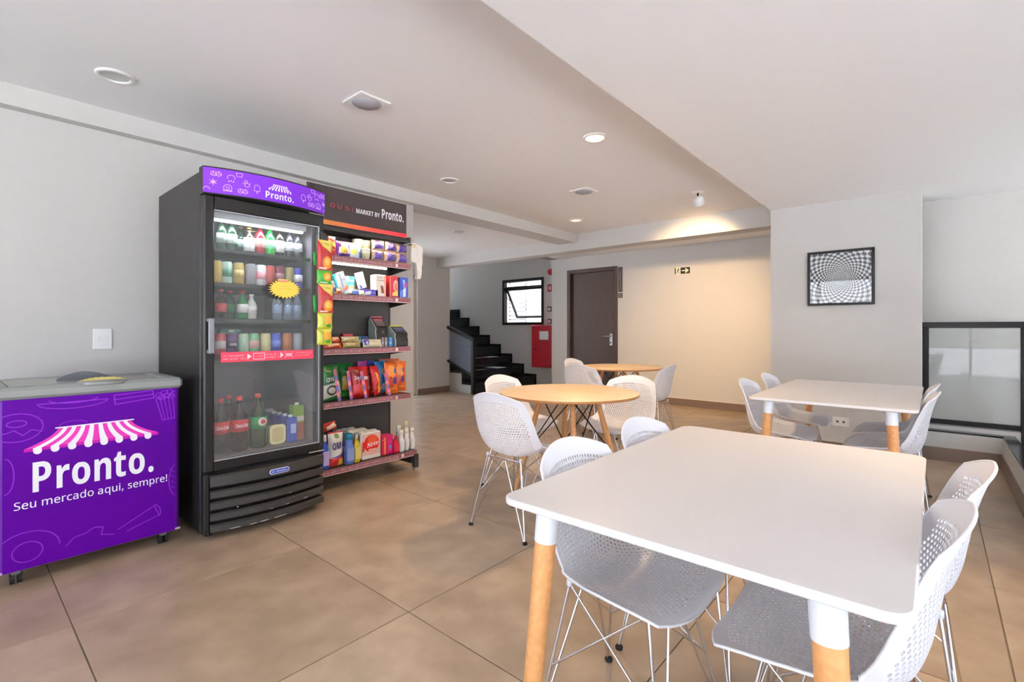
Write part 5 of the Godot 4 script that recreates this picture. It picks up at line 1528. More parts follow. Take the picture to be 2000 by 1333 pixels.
	var pd := thing("price_burst", "black starburst back of a price card overlapping the yellow one", "price card", P(bx - 0.037, by - 0.012, FR_V + 0.005))
	part(pd, "card", prism(starburst(0.1, 0.056, 24, 0.76), -0.001, 0.001), flat("1a1718", 0.6))

const RK_U0 := 1.64
const RK_U1 := 2.53
const RK_V := 3.30      # front of the upper shelves
const RK_B := 3.58
const RK_Y := [1.692, 1.412, 1.010, 0.620, 0.162]
func rack() -> void:
	var t := thing("shelf_rack", "black metal shop shelf rack with dark header sign and pink shelf edge strips", "shelf rack", P(RK_U0, 0, RK_V))
	var w := RK_U1 - RK_U0
	var zb := -(RK_B - RK_V)
	part(t, "back_panel", box(Vector3(w - 0.05, 2.0, 0.02), 0.0, Vector3(w / 2, 1.12, zb - 0.012)), flat("4a4745", 0.55))
	for x in [0.0, w - 0.035]:
		part(t, "upright", box(Vector3(0.035, 2.1, 0.035), 0.003, Vector3(x + 0.0175, 1.06, zb - 0.02)), M.rack_metal)
		part(t, "base_leg", box(Vector3(0.035, 0.07, 0.36), 0.003, Vector3(x + 0.0175, 0.085, zb + 0.165)), M.rack_metal)
		var fz := 0.085
		part(t, "base_post", box(Vector3(0.04, 0.11, 0.04), 0.003, Vector3(x + 0.025, 0.075, fz - 0.012)), M.rack_metal)
		part(t, "levelling_foot", lathe([Vector2(0, 0), Vector2(0.018, 0), Vector2(0.018, 0.006), Vector2(0.006, 0.01), Vector2(0.006, 0.03), Vector2(0, 0.03)], 12), M.steel, Vector3(x + 0.025, 0, fz - 0.012))
		part(t, "levelling_foot", lathe([Vector2(0, 0), Vector2(0.018, 0), Vector2(0.018, 0.006), Vector2(0.006, 0.01), Vector2(0.006, 0.055), Vector2(0, 0.055)], 12), M.steel, Vector3(x + 0.0175, 0, zb - 0.015))
	# printed edge strip, shared by all the shelves
	var im := canvas(1024, 48, Color("8e5a60"))
	var rng := RandomNumberGenerator.new()
	rng.seed = 17
	scribble(im, 12, 14, 800, 20, Color("d9aeb2"), rng)
	im.fill_rect(Rect2i(850, 10, 26, 28), Color("e6d3d0"))
	scribble(im, 886, 16, 110, 16, Color("5e3438"), rng)
	im.fill_rect(Rect2i(0, 42, 1024, 6), Color("d3b4b2"))
	var strip := picture(im, 0.45)
	for i in 5:
		var fz := 0.08 if i == 4 else 0.0
		var y: float = RK_Y[i]
		var st := mb()
		add_bevel(st, Vector3(0.0, y - 0.008, zb), Vector3(w, y, fz - 0.002), 0.002)
		add_bevel(st, Vector3(0.0, y - 0.045, fz - 0.02), Vector3(w, y - 0.008, fz - 0.004), 0.002)
		for x in [0.004, w - 0.008]:
			var br := PackedVector2Array([Vector2(zb, y - 0.008), Vector2(fz - 0.02, y - 0.008), Vector2(fz - 0.02, y - 0.042), Vector2(zb, y - 0.075 if i < 4 else y - 0.045)])
			var q := mb()
			for p in [[0, 1, 2], [0, 2, 3]]:
				for s in [-1.0, 1.0]:
					tri(st, Vector3(x + s * 0.002, br[p[0]].y, br[p[0]].x), Vector3(x + s * 0.002, br[p[1]].y, br[p[1]].x), Vector3(x + s * 0.002, br[p[2]].y, br[p[2]].x), Vector3(s, 0, 0))
		var sf := part(t, "shelf", done(st), M.rack_metal)
		part(sf, "edge_strip", box(Vector3(w, 0.044, 0.003), 0.0, Vector3(w / 2, y - 0.022, fz - 0.0015)), strip, Vector3.ZERO, Vector3.ZERO, "pink printed shelf edge strip")
	# header
	var hx1 := u_at(793, RK_V) - RK_U0
	var st2 := mb()
	add_bevel(st2, Vector3(0.0, 1.885, zb), Vector3(w, 1.9, 0.0), 0.002)
	add_bevel(st2, Vector3(0.0, 1.866, -0.006), Vector3(w - 0.02, 1.887, -0.001), 0.001)
	add_bevel(st2, Vector3(w - 0.02, 1.87, zb), Vector3(w + 0.0, 1.915, 0.004), 0.003)
	part(t, "header_shelf", done(st2), M.rack_metal)
	var hd := part(t, "header_sign", box(Vector3(hx1, 0.28, 0.012), 0.0, Vector3(hx1 / 2, 2.04, -0.002)), flat("3a2e2d", 0.5))
	var gi := canvas(256, 8, Color.WHITE)
	for x in 256: gi.fill_rect(Rect2i(x, 0, 1, 8), Color("d9a23a").lerp(Color("d8243c"), pow(x / 255.0, 0.8)))
	part(hd, "colour_band", box(Vector3(hx1, 0.032, 0.002), 0.0, Vector3(hx1 / 2, 1.921, 0.005)), picture(gi), Vector3.ZERO, Vector3.ZERO, "orange to red colour band")
	part(hd, "brand_lettering", text_mesh("O", 0.03, false, 0.034), flat("c42a48"), Vector3(u_at(649, RK_V) - RK_U0, 2.049, 0.005))
	part(hd, "brand_lettering", text_mesh("U", 0.03, false, 0.034), flat("c42a48"), Vector3(u_at(663, RK_V) - RK_U0, 2.049, 0.005))
	part(hd, "brand_lettering", text_mesh("S", 0.03, false, 0.034), flat("c42a48"), Vector3(u_at(677.5, RK_V) - RK_U0, 2.049, 0.005))
	part(hd, "brand_bar", box(Vector3(0.003, 0.034, 0.001)), flat("b04858"), Vector3(u_at(688, RK_V) - RK_U0, 2.049, 0.0046))
	part(hd, "market_lettering", text_mesh("MARKET BY", 0.033, true, u_at(741, RK_V) - u_at(695, RK_V)), M.white_print, Vector3((u_at(741, RK_V) + u_at(695, RK_V)) / 2 - RK_U0, 2.045, 0.005))
	part(hd, "name_lettering", text_mesh("Pronto.", 0.072, true, u_at(787.5, RK_V) - u_at(745, RK_V)), M.white_print, Vector3((u_at(787.5, RK_V) + u_at(745, RK_V)) / 2 - RK_U0, 2.062, 0.005))
	# the light tube under the first shelf
	var lx := u_at(720, RK_V + 0.05) - RK_U0
	part(t, "led_tube", box(Vector3(0.62, 0.016, 0.022), 0.004, Vector3(0.37, RK_Y[0] - 0.053, -0.04)), glow(Color(1.0, 0.95, 0.84), 3.0))
	var al := AreaLight3D.new()
	al.name = "rack_led_light"
	al.area_size = Vector2(0.6, 0.02)
	al.light_energy = 0.35
	al.light_color = Color(1.0, 0.94, 0.82)
	al.area_range = 6.0
	al.shadow_enabled = true
	add_child(al)
	al.position = P(RK_U0 + 0.37, RK_Y[0] - 0.064, RK_V + 0.04)
	al.rotation = Vector3(-PI / 2, 0, 0)
	# a second tube tucked behind the header's lip
	part(t, "led_tube", box(Vector3(0.7, 0.008, 0.012), 0.002, Vector3(0.4, 1.880, -0.03)), glow(Color(1.0, 0.97, 0.9), 2.0))
	var a2 := AreaLight3D.new()
	a2.name = "rack_upper_led_light"
	a2.area_size = Vector2(0.7, 0.014)
	a2.light_energy = 0.25
	a2.light_color = Color(1.0, 0.95, 0.86)
	a2.area_range = 6.0
	a2.shadow_enabled = true
	add_child(a2)
	a2.position = P(RK_U0 + 0.4, 1.874, RK_V + 0.03)
	a2.rotation = Vector3(-PI / 2, 0, 0)

# ------------------------------------------------------------------ goods on the shelf rack
func art(w: int, h: int, base: String, marks: Array, seed_ := 1) -> Material:   # a printed wrapper: rectangles r, ovals o, bands b, scribbles s in shares of the picture
	var im := canvas(w, h, Color(base))
	var rng := RandomNumberGenerator.new()
	rng.seed = seed_
	for m in marks:
		var c := Color(m[1])
		match m[0]:
			"r": im.fill_rect(Rect2i(int(m[2] * w), int(m[3] * h), int(m[4] * w), int(m[5] * h)), c)
			"o": oval(im, m[2] * w, m[3] * h, m[4] * w, m[5] * h, c)
			"b": fill_poly(im, PackedVector2Array([Vector2(m[2] * w, m[3] * h), Vector2(m[4] * w, m[5] * h), Vector2(m[6] * w, m[7] * h), Vector2(m[8] * w, m[9] * h)]), c)
			"s": scribble(im, int(m[2] * w), int(m[3] * h), int(m[4] * w), maxi(2, int(m[5] * h)), c, rng)
	return picture(im, 0.3)
func pillow(w: float, h: float, d: float, seed_: int, crimp := 0.06) -> ArrayMesh:
	var key := "p%s%s%s%s" % [w, h, d, seed_]
	if mesh_cache.has(key): return mesh_cache[key]
	var f := FastNoiseLite.new()
	f.seed = seed_
	f.frequency = 9.0
	var st := mb()
	var nx := 10
	var ny := 14
	for side in [1.0, -1.0]:
		var g := []
		for j in ny + 1:
			var r := []
			for i in nx + 1:
				var x := -1.0 + 2.0 * i / nx
				var y := float(j) / ny
				var k := clampf((y - crimp) / (1.0 - 2 * crimp), 0, 1)
				var b := pow(maxf(1.0 - x * x, 0.0), 0.5) * pow(sin(PI * k), 0.45) if k > 0 and k < 1 else 0.0
				var pinch := 1.0 - 0.05 * sin(PI * k)
				var z: float = side * (0.0006 + d / 2 * b + (0.05 * d * f.get_noise_2d(x * 0.13, y * 0.2 + side) * 4.0 if b > 0.1 else 0.0))
				r.append(Vector3(x * w / 2 * pinch, y * h, z))
			g.append(r)
		for j in ny:
			for i in nx:
				quad(st, g[j][i], g[j][i + 1], g[j + 1][i + 1], g[j + 1][i], Vector3(0, 0, side), 1, [Vector2(float(i) / nx, 1 - float(j) / ny), Vector2(float(i + 1) / nx, 1 - float(j) / ny), Vector2(float(i + 1) / nx, 1 - float(j + 1) / ny), Vector2(float(i) / nx, 1 - float(j + 1) / ny)])
	mesh_cache[key] = done(st)
	return mesh_cache[key]
func bag(label: String, u: float, y: float, v: float, w: float, h: float, d: float, m: Material, group: String, lean := 0.0, turn := 0.0, called := "snack_bag", seed_ := 1, roll := 0.0) -> Node3D:
	var t := thing(called, label, "bag", P(u, y + 0.0025 + absf(sin(roll)) * w / 2, v), turn, group)
	part(t, "wrapper", pillow(snappedf(w, 0.002), snappedf(h, 0.002), d, seed_), m, Vector3.ZERO, Vector3(lean, 0, roll))
	return t
func carton(called: String, label: String, category: String, u: float, y: float, v: float, w: float, h: float, d: float, body: Material, front: Material, group: String, roll := 0.0, lean := 0.0) -> Node3D:
	var t := thing(called, label, category, P(u, y + LIFT, v), 0, group)
	var b := part(t, "box_body", box(Vector3(w, h, d), 0.0025, Vector3(0, h / 2, -d / 2)), body, Vector3(0, absf(sin(roll)) * w / 2, 0), Vector3(lean, 0, roll))
	part(b, "front_print", box(Vector3(w * 0.95, h * 0.97, 0.001), 0.0, Vector3(0, h / 2, 0.0004)), front)
	return t
func flask(called: String, label: String, category: String, u: float, y: float, v: float, w: float, h: float, d: float, body: Material, cap: Material, lab: Material, group: String, cap_w := 0.45, cap_h := 0.2) -> Node3D:
	var t := thing(called, label, category, P(u, y + LIFT, v), 0, group)
	var st := mb()
	var rings := []
	var prof := [[0.0, 0.9], [0.03, 1.0], [0.5, 1.0], [0.72, 0.96], [0.86, 0.7], [0.94, cap_w], [1.0, cap_w]]
	for p in prof:
		var r := []
		for q in rounded(w * p[1], d * minf(p[1] * 1.02, 1.0), minf(w, d) * 0.42 * p[1], 4): r.append(Vector3(q.x, h * (1 - cap_h) * p[0], q.y))
		rings.append(r)
	for i in rings.size() - 1:
		for k in rings[i].size():
			var l: int = (k + 1) % rings[i].size()
			var mid: Vector3 = (rings[i][k] + rings[i + 1][l]) / 2
			quad(st, rings[i][k], rings[i][l], rings[i + 1][l], rings[i + 1][k], Vector3(mid.x, 0, mid.z), 2)
	var hb: float = h * (1 - cap_h)
	for k in rings[0].size(): tri(st, Vector3.ZERO, rings[0][k], rings[0][(k + 1) % rings[0].size()], Vector3.DOWN)
	part(t, "flask_body", done(st), body)
	part(t, "cap", lathe([Vector2(0, hb), Vector2(w * cap_w * 0.52, hb), Vector2(w * cap_w * 0.5, h - 0.004), Vector2(w * cap_w * 0.42, h), Vector2(0, h)], 18), cap)
	if lab: part(t, "front_label", prism(rounded(w * 0.8, hb * 0.52, w * 0.12), 0, 0.0012), lab, Vector3(0, hb * 0.4, d / 2))
	return t

func rack_goods() -> void:
	var v := RK_V + 0.035
	# ---- first shelf
	var y: float = RK_Y[0]
	var g := "goods on the rack's first shelf"
	bag("red crisp packet half hidden by the hanging snack strip", u_at(650, v), y, v, 0.055, 0.14, 0.03, art(32, 64, "b8342c", [["b", "e8a050", 0, 0.2, 1, 0.4, 1, 0.6, 0, 0.5], ["s", "f2e2c0", 0.2, 0.7, 0.6, 0.1]]), g, -0.12)
	bag("purple and orange snack pouch on the first shelf", u_at(671, v), y, v, 0.112, 0.115, 0.04, art(64, 64, "6e3aa0", [["o", "e8742c", 0.5, 0.16, 0.34, 0.16], ["b", "f4e6da", 0.2, 0.2, 0.8, 0.2, 0.95, 0.8, 0.1, 0.8], ["o", "e0bc5a", 0.5, 0.6, 0.26, 0.24], ["o", "7a1f6a", 0.2, 0.3, 0.12, 0.12], ["r", "4a2a7c", 0, 0.88, 1, 0.12]]), g, -0.16)
	bag("white and pale blue snack pouch on the first shelf", u_at(694, v), y, v, 0.1, 0.115, 0.04, art(64, 64, "dfe9ee", [["b", "8fb8de", 0.4, 0, 0.7, 0, 0.9, 0.6, 0.5, 0.5], ["o", "e6d46a", 0.35, 0.62, 0.24, 0.2], ["b", "3c6cb4", 0.75, 0.6, 1, 0.5, 1, 1, 0.8, 1], ["s", "6c8cc0", 0.15, 0.2, 0.5, 0.1]]), g, -0.16)
	var cupm := art(96, 64, "d8d3a4", [["r", "e8e6d4", 0, 0.0, 1, 0.2], ["s", "8a92a0", 0.05, 0.35, 0.9, 0.14], ["s", "9aa070", 0.05, 0.6, 0.9, 0.1], ["o", "c9b24a", 0.3, 0.7, 0.12, 0.16], ["o", "c9b24a", 0.8, 0.7, 0.12, 0.16]], 4)
	var k := 0
	for c in [[717.5, 0.0, 0.0, "yellow instant noodle cup at the shelf edge beside the bread packs"], [701, 0.09, 0.0, "yellow instant noodle cup behind the pale blue pouch"], [703, 0.09, 0.085, "upper noodle cup standing on the cup behind the pale blue pouch"], [718, 0.095, 0.0, "yellow instant noodle cup in the second row"], [719, 0.095, 0.085, "upper noodle cup standing on the second row cup"]]:
		var t := thing("noodle_cup", c[3], "cup", P(u_at(c[0], v + c[1]), y + LIFT + c[2], v + 0.035 + c[1]), 0, "yellow noodle cups")
		part(t, "cup_body", lathe([Vector2(0, 0), Vector2(0.033, 0), Vector2(0.042, 0.075)], 22), cupm)
		part(t, "cup_lid", lathe([Vector2(0.042, 0.074), Vector2(0.0445, 0.076), Vector2(0.0445, 0.084), Vector2(0, 0.085)], 22), flat("eae4d2", 0.4))
		k += 1
	var bread := art(64, 64, "a58a78", [["b", "4a2f8e", 0.2, 0.3, 0.8, 0.22, 0.85, 0.8, 0.16, 0.84], ["s", "cfc4e4", 0.3, 0.36, 0.45, 0.16], ["s", "cfc4e4", 0.28, 0.6, 0.5, 0.1], ["r", "c9a68a", 0, 0.88, 1, 0.12], ["o", "4a2f8e", 0.4, 0.14, 0.2, 0.1]], 8)
	var bl := ["bread pack under its twin beside the noodle cups, purple label", "bread pack in the middle of the lower row, purple label", "bread pack at the rack's end of the lower row, purple label", "bread pack stacked beside the noodle cups, purple label", "bread pack stacked in the middle of the upper row, purple label", "bread pack stacked at the rack's end of the upper row, purple label"]
	for i in 6:
		var px: float = [739, 764, 786.5, 744, 768, 790][i]
		bag(bl[i], u_at(px, v), y + (0.087 if i > 2 else 0.0), v + (0.045 if i > 2 else 0.02), 0.112, 0.083, 0.064, bread, "purple labelled bread packs", 0.0, [0.1, -0.06, 0.05, -0.1, 0.12, -0.08][i], "bread_pack", 20 + i, [0, 0, 0, 0.01, -0.02, -0.01][i])
	bag("cream coloured bread bag standing behind the stacked bread packs", u_at(752, v + 0.08), y, v + 0.175, 0.16, 0.178, 0.06, flat("e6dcc4", 0.35), g, 0.0, 0.1, "bread_bag", 31)
	# ---- carrier bags hung from the rack's end
	for i in 2:
		var cu := RK_U1 + 0.024 + 0.018 * i
		var cb := thing("carrier_bag", ["white plastic carrier bags hanging from the rack's end", "second white plastic carrier bag behind the first at the rack's end"][i], "bag", P(cu, 0, RK_V + 0.02 + 0.03 * i), 0.0, "white carrier bags on the rack")
		var x1: float = u_at(828, RK_V) - cu - 0.012 * i
		var yt := y_v(812, 474, RK_V)
		var yb := y_v(812, 545, RK_V)
		var pl := PackedVector2Array()
		var rel := [[0.0, 0.02], [0.14, 0.0], [0.55, 0.04], [0.97, 0.09], [1.0, 0.2], [0.96, 0.45], [0.97, 0.56], [0.86, 0.66], [0.92, 0.74], [0.88, 0.86], [0.8, 0.98], [0.62, 1.0], [0.46, 0.98], [0.5, 0.86], [0.44, 0.7], [0.4, 0.56], [0.2, 0.545], [0.0, 0.54]]
		for q in rel: pl.append(Vector2(q[0] * x1, yt - q[1] * (yt - yb)))
		part(cb, "film", prism(pl, -0.006, 0.006), mat(Color("e4ddd6"), 0.4))
		part(cb, "fold", prism(PackedVector2Array([Vector2(0.45 * x1, yt - 0.03), Vector2(0.9 * x1, yt - 0.04), Vector2(0.8 * x1, yb + 0.08), Vector2(0.55 * x1, yb + 0.06)]), 0.005, 0.011), mat(Color("e6dfd9"), 0.4))
		if i == 0: part(cb, "print", prism(rounded(0.035, 0.03, 0.01), 0.0065, 0.008), flat("d9b98c"), Vector3(0.18 * x1, yt - 0.028, 0))
		part(cb, "hook", tube([Vector3(-0.022 - 0.018 * i, yt - 0.02, 0), Vector3(0.02, yt - 0.02, 0)], 0.003), M.rack_metal)
	# ---- second shelf
	y = RK_Y[1]
	g = "goods on the rack's second shelf"
	carton("toothpaste_box", "white and dark blue carton leaning behind the hanging snack strip", "box", u_at(653.5, v), y, v, 0.045, 0.085, 0.03, flat("e4e8ee"), art(24, 48, "dfe6ee", [["r", "2c3c7c", 0, 0.6, 1, 0.4], ["s", "6c7cb0", 0.1, 0.2, 0.8, 0.15]]), g, 0.35)
	bag("small orange and gold sachet lying on the second shelf", u_at(662, v), y, v + 0.01, 0.06, 0.045, 0.03, art(32, 32, "d88a34", [["r", "f0e2c0", 0.1, 0.3, 0.8, 0.25], ["o", "b8402a", 0.5, 0.75, 0.3, 0.15]]), g, -0.3, 0.2, "sachet", 6)
	carton("medicine_box", "slim teal carton leaning to the side on the second shelf", "box", u_at(666, v + 0.04), y, v + 0.04, 0.042, 0.15, 0.03, flat("3c9cb4"), art(24, 64, "3ca0b8", [["r", "e6eef2", 0.3, 0.1, 0.3, 0.8], ["s", "1c5c7c", 0.1, 0.7, 0.8, 0.1]]), g, 0.28)
	carton("medicine_box", "slim white carton leaning to the side on the second shelf", "box", u_at(679, v), y, v + 0.005, 0.048, 0.165, 0.035, flat("e9ecf0"), art(24, 64, "eceff2", [["r", "9ab4dc", 0, 0.0, 0.25, 1], ["b", "e88a5a", 0.2, 0.75, 1, 0.6, 1, 0.8, 0.2, 0.92], ["s", "5c7cc0", 0.3, 0.3, 0.6, 0.1]]), g, 0.34)
	bag("teal wipes pouch standing behind the leaning white carton", u_at(685.5, v + 0.09), y, v + 0.1, 0.085, 0.15, 0.03, art(48, 64, "3cb0c8", [["o", "e8a890", 0.55, 0.62, 0.3, 0.2], ["s", "e6f4f6", 0.15, 0.2, 0.7, 0.14]]), g, -0.05, 0, "wipes_pouch", 9)
	carton("toothpaste_box", "white and blue carton lying across the second shelf", "box", u_at(696, v), y, v, 0.085, 0.04, 0.06, flat("e2e9f0"), art(64, 32, "e6ecf2", [["b", "4c74c8", 0.0, 0.6, 1, 0.2, 1, 1, 0, 1], ["s", "4c6cb0", 0.2, 0.2, 0.6, 0.2]]), g, -0.12)
	bag("pale green sachet beside the purple tray", u_at(706, v), y, v - 0.008, 0.05, 0.04, 0.025, art(32, 32, "cfdcc0", [["s", "8aa07a", 0.1, 0.4, 0.8, 0.2]]), g, -0.35, 0.1, "sachet", 7)
	carton("tray_box", "purple and white open tray with small packets", "box", u_at(725, v), y, v, 0.125, 0.05, 0.08, flat("3a30a0"), art(64, 32, "4a3cb0", [["b", "e4e2f4", 0.05, 0.4, 0.5, 0.2, 0.45, 0.8, 0.0, 0.9], ["s", "cfcaf0", 0.5, 0.4, 0.4, 0.25]]), g)
	carton("medicine_box", "white carton with purple corner leaning in the purple tray", "box", u_at(711, v - 0.0) + 0.015, y + 0.05, v + 0.03, 0.06, 0.125, 0.03, flat("eceaf0"), art(32, 64, "efedf2", [["b", "5a4ab4", 0, 0.7, 0.4, 0.9, 0.3, 1, 0, 1], ["s", "a9a4d4", 0.3, 0.5, 0.5, 0.08]]), g, 0.3)
	carton("coffee_box", "white carton with brown photo print on the second shelf", "box", u_at(744, v), y, v, 0.095, 0.172, 0.08, flat("ece4dc"), art(64, 96, "e8dcd0", [["r", "6a4a3c", 0.1, 0.24, 0.8, 0.03], ["b", "7a4a34", 0.45, 0.5, 0.7, 0.5, 0.85, 0.85, 0.55, 0.85], ["r", "f0b090", 0.82, 0.0, 0.18, 1], ["s", "9a8a80", 0.1, 0.1, 0.6, 0.06]]), g)
	carton("toothpaste_box", "tall red carton with pink swirl on the second shelf", "box", u_at(769.5, v), y, v, 0.082, 0.172, 0.07, flat("b4202c"), art(64, 96, "c4242e", [["o", "f0b4a8", 0.7, 0.45, 0.3, 0.28], ["o", "e0665c", 0.75, 0.5, 0.2, 0.22], ["b", "e8c46a", 0.3, 0.8, 1, 0.65, 1, 0.95, 0.3, 0.95], ["r", "f4d0b8", 0.0, 0.0, 0.06, 1]]), g)
	carton("cereal_box", "tall blue carton at the rack's end of second shelf", "box", u_at(789, v), y, v, 0.085, 0.168, 0.07, flat("2c4cb0"), art(64, 96, "3050b4", [["b", "a9bce8", 0.3, 0.1, 0.6, 0.1, 0.7, 0.55, 0.5, 0.6], ["o", "b04a8c", 0.7, 0.35, 0.2, 0.14], ["b", "e6ecf8", 0.35, 0.6, 0.75, 0.5, 0.7, 0.95, 0.4, 0.98], ["b", "5a88d8", 0, 0.7, 0.3, 0.6, 0.3, 1, 0, 1]]), g)
	# ---- third shelf
	y = RK_Y[2]
	g = "sweets on the rack's third shelf"
	var bar1 := art(64, 24, "c8502e", [["b", "eab088", 0.2, 0.2, 0.8, 0.05, 0.85, 0.6, 0.25, 0.9], ["s", "f4dcc4", 0.2, 0.35, 0.6, 0.3]])
	bag("red orange chocolate wafer packet lying at the third shelf edge", u_at(650, v), y, v, 0.15, 0.042, 0.04, bar1, g, -0.35, 0, "sweet_packet", 3)
	bag("red orange wafer packet lying on top of another one", u_at(657, v), y + 0.046, v + 0.018, 0.1, 0.042, 0.035, bar1, g, -0.5, 0.2, "sweet_packet", 4)
	var gold := art(64, 24, "b09a5c", [["b", "e2d6a4", 0.1, 0.1, 0.7, 0.3, 0.6, 0.6, 0.2, 0.7], ["s", "7c6834", 0.2, 0.4, 0.6, 0.3]])
	bag("gold sweet packet under another gold packet", u_at(687, v), y, v, 0.15, 0.042, 0.045, gold, g, -0.2, 0, "sweet_packet", 5)
	bag("gold sweet packet lying on the lower gold packet", u_at(686, v), y + 0.046, v + 0.01, 0.15, 0.04, 0.045, art(64, 24, "c4b47c", [["b", "ece2c0", 0.0, 0.2, 0.6, 0.0, 0.7, 0.5, 0.1, 0.8], ["s", "8c7a44", 0.3, 0.45, 0.6, 0.3]]), g, -0.3, 0, "sweet_packet", 6)
	bag("cream sweet packet with violet corner on the third shelf", u_at(728, v), y, v, 0.175, 0.062, 0.05, art(96, 32, "e0d8b8", [["b", "5a4cb0", 0.02, 0.1, 0.32, 0.05, 0.24, 0.75, 0.06, 0.8], ["o", "b4b0e0", 0.16, 0.5, 0.06, 0.2], ["s", "b0a070", 0.4, 0.4, 0.45, 0.2]]), g, -0.3, 0, "sweet_packet", 7)
	carton("chocolate_box", "small red box standing behind the gold packets", "box", u_at(680, v + 0.1), y, v + 0.1, 0.085, 0.105, 0.05, flat("b01c2a"), art(48, 48, "c0202e", [["r", "f0c8b0", 0.45, 0.4, 0.45, 0.4], ["s", "8c1420", 0.1, 0.2, 0.7, 0.15]]), g)
	carton("chocolate_box", "small dark teal box standing behind the gold packets", "box", u_at(698, v + 0.1), y, v + 0.1, 0.08, 0.085, 0.05, flat("1c4c64"), art(48, 48, "20607c", [["b", "c4e0e8", 0.1, 0.5, 0.9, 0.3, 0.9, 0.6, 0.1, 0.8]]), g)
	carton("chocolate_box", "small dark blue box standing behind the cream packet", "box", u_at(713, v + 0.1), y, v + 0.1, 0.055, 0.085, 0.05, flat("22306c"), art(48, 48, "2a3a80", [["b", "d4d8f0", 0.1, 0.5, 0.9, 0.3, 0.9, 0.6, 0.1, 0.8]]), g)
	for i in 3: carton("gum_box", ["patterned grey gum box before the taller card terminal", "small grey gum box wedged between gum boxes", "bright blue gum box before the smaller card terminal"][i], "box", u_at([748, 754.5, 763.5][i], v), y, v + 0.002, [0.022, 0.024, 0.032][i], 0.075, 0.05, flat(["7c6c70", "8c8078", "3c7cb4"][i]), art(24, 48, ["86767a", "988a84", "4488c0"][i], [["s", "5a4a50", 0.1, 0.2, 0.8, 0.15], ["r", "a8c4dc", 0.2, 0.5, 0.5, 0.2]], 3 + i), g)
	terminal("black and grey payment terminal with tilted red screen on the third shelf", u_at(744, v + 0.08), y, v + 0.12, 0.105, 0.245, true)
	terminal("smaller black payment terminal with yellow back edge at the rack's end", u_at(784, v + 0.02), y, v + 0.07, 0.12, 0.17, false)
	# ---- fourth shelf: crisps
	y = RK_Y[3]
	g = "crisp bags on the rack's fourth shelf"
	var ribbon := ["#c46a7c", "#6a60b0"]
	var green := art(96, 128, "1f6a2c", [["b", "2f8a3c", 0.1, 0.0, 0.4, 0.0, 0.2, 0.5, 0.0, 0.4], ["b", "d8d4c4", 0.0, 0.58, 1.0, 0.48, 1.0, 0.86, 0.0, 0.96], ["o", "3a3a30", 0.45, 0.72, 0.26, 0.14], ["o", "d8d4c4", 0.45, 0.72, 0.18, 0.09]])
	var orange2 := art(96, 128, "1f6a2c", [["b", "d89a3c", 0.2, 0.4, 0.9, 0.32, 0.9, 0.78, 0.2, 0.8], ["o", "e0b45c", 0.55, 0.58, 0.24, 0.12], ["r", "2f8a3c", 0, 0.88, 1, 0.12], ["s", "d8dcc8", 0.3, 0.24, 0.6, 0.07]])
	bag("brown snack bag at the far left of the crisps", u_at(638, v), y, v + 0.13, 0.1, 0.16, 0.05, art(48, 64, "7a4424", [["o", "b87a3c", 0.5, 0.6, 0.3, 0.2]]), g, -0.08)
	var a1 := bag("dark green onion crisp bag with white band", u_at(654.5, v), y, v + 0.045, 0.162, 0.262, 0.066, green, g, -0.1, 0.05, "snack_bag", 12, 0.05)
	part(a1, "lettering", text_mesh("ON", 0.03, true, 0.06, 0, 0, 0, 0.1), M.white_print, Vector3(-0.03, 0.155, 0.024), Vector3(-0.1, 0, 0.12))
	bag("green crisp bag with orange panel beside the onion crisps", u_at(682, v + 0.08), y, v + 0.135, 0.12, 0.265, 0.07, orange2, g, -0.1, -0.1, "snack_bag", 13, -0.03)
	var red := art(96, 128, "b4141f", [["o", "d8502e", 0.55, 0.72, 0.3, 0.2], ["b", "e08a4c", 0.5, 0.62, 0.75, 0.6, 0.66, 0.8, 0.6, 0.82], ["b", "d4404a", 0.1, 0.6, 0.45, 0.55, 0.4, 0.85, 0.12, 0.9], ["o", "8c0c18", 0.3, 0.2, 0.3, 0.14]])
	var a3 := bag("red tortilla chip bag with white lettering", u_at(707.5, v), y, v + 0.038, 0.165, 0.24, 0.075, red, g, -0.1, 0.0, "snack_bag", 14)
	part(a3, "lettering", text_mesh("Doritos", 0.03, true, 0.112), M.white_print, Vector3(0.0, 0.155, 0.026), Vector3(-0.12, 0, -0.03))
	var flame := art(96, 128, "b81a20", [["b", "e8a03c", 0.3, 0.2, 0.6, 0.25, 0.8, 0.9, 0.5, 0.95], ["b", "d86a2c", 0.5, 0.3, 0.9, 0.5, 0.95, 0.9, 0.7, 0.9], ["s", "f0c87c", 0.1, 0.72, 0.5, 0.07]])
	bag("red cheese puff bag with orange flames next to the tortilla chips", u_at(730, v + 0.07), y, v + 0.12, 0.1, 0.235, 0.07, flame, g, -0.1, 0.25, "snack_bag", 15)
	bag("second red cheese puff bag leaning before the blue bag", u_at(744, v), y, v + 0.045, 0.085, 0.232, 0.06, flame, g, -0.1, 0.3, "snack_bag", 16, 0.12)
	bag("blue and purple snack bag standing behind the red bags", u_at(727, v + 0.12), y, v + 0.205, 0.15, 0.268, 0.04, art(64, 96, "3c4ca0", [["b", "b03c8c", 0, 0.0, 0.6, 0.0, 0.4, 0.25, 0, 0.2]]), g, -0.05, 0, "snack_bag", 17)
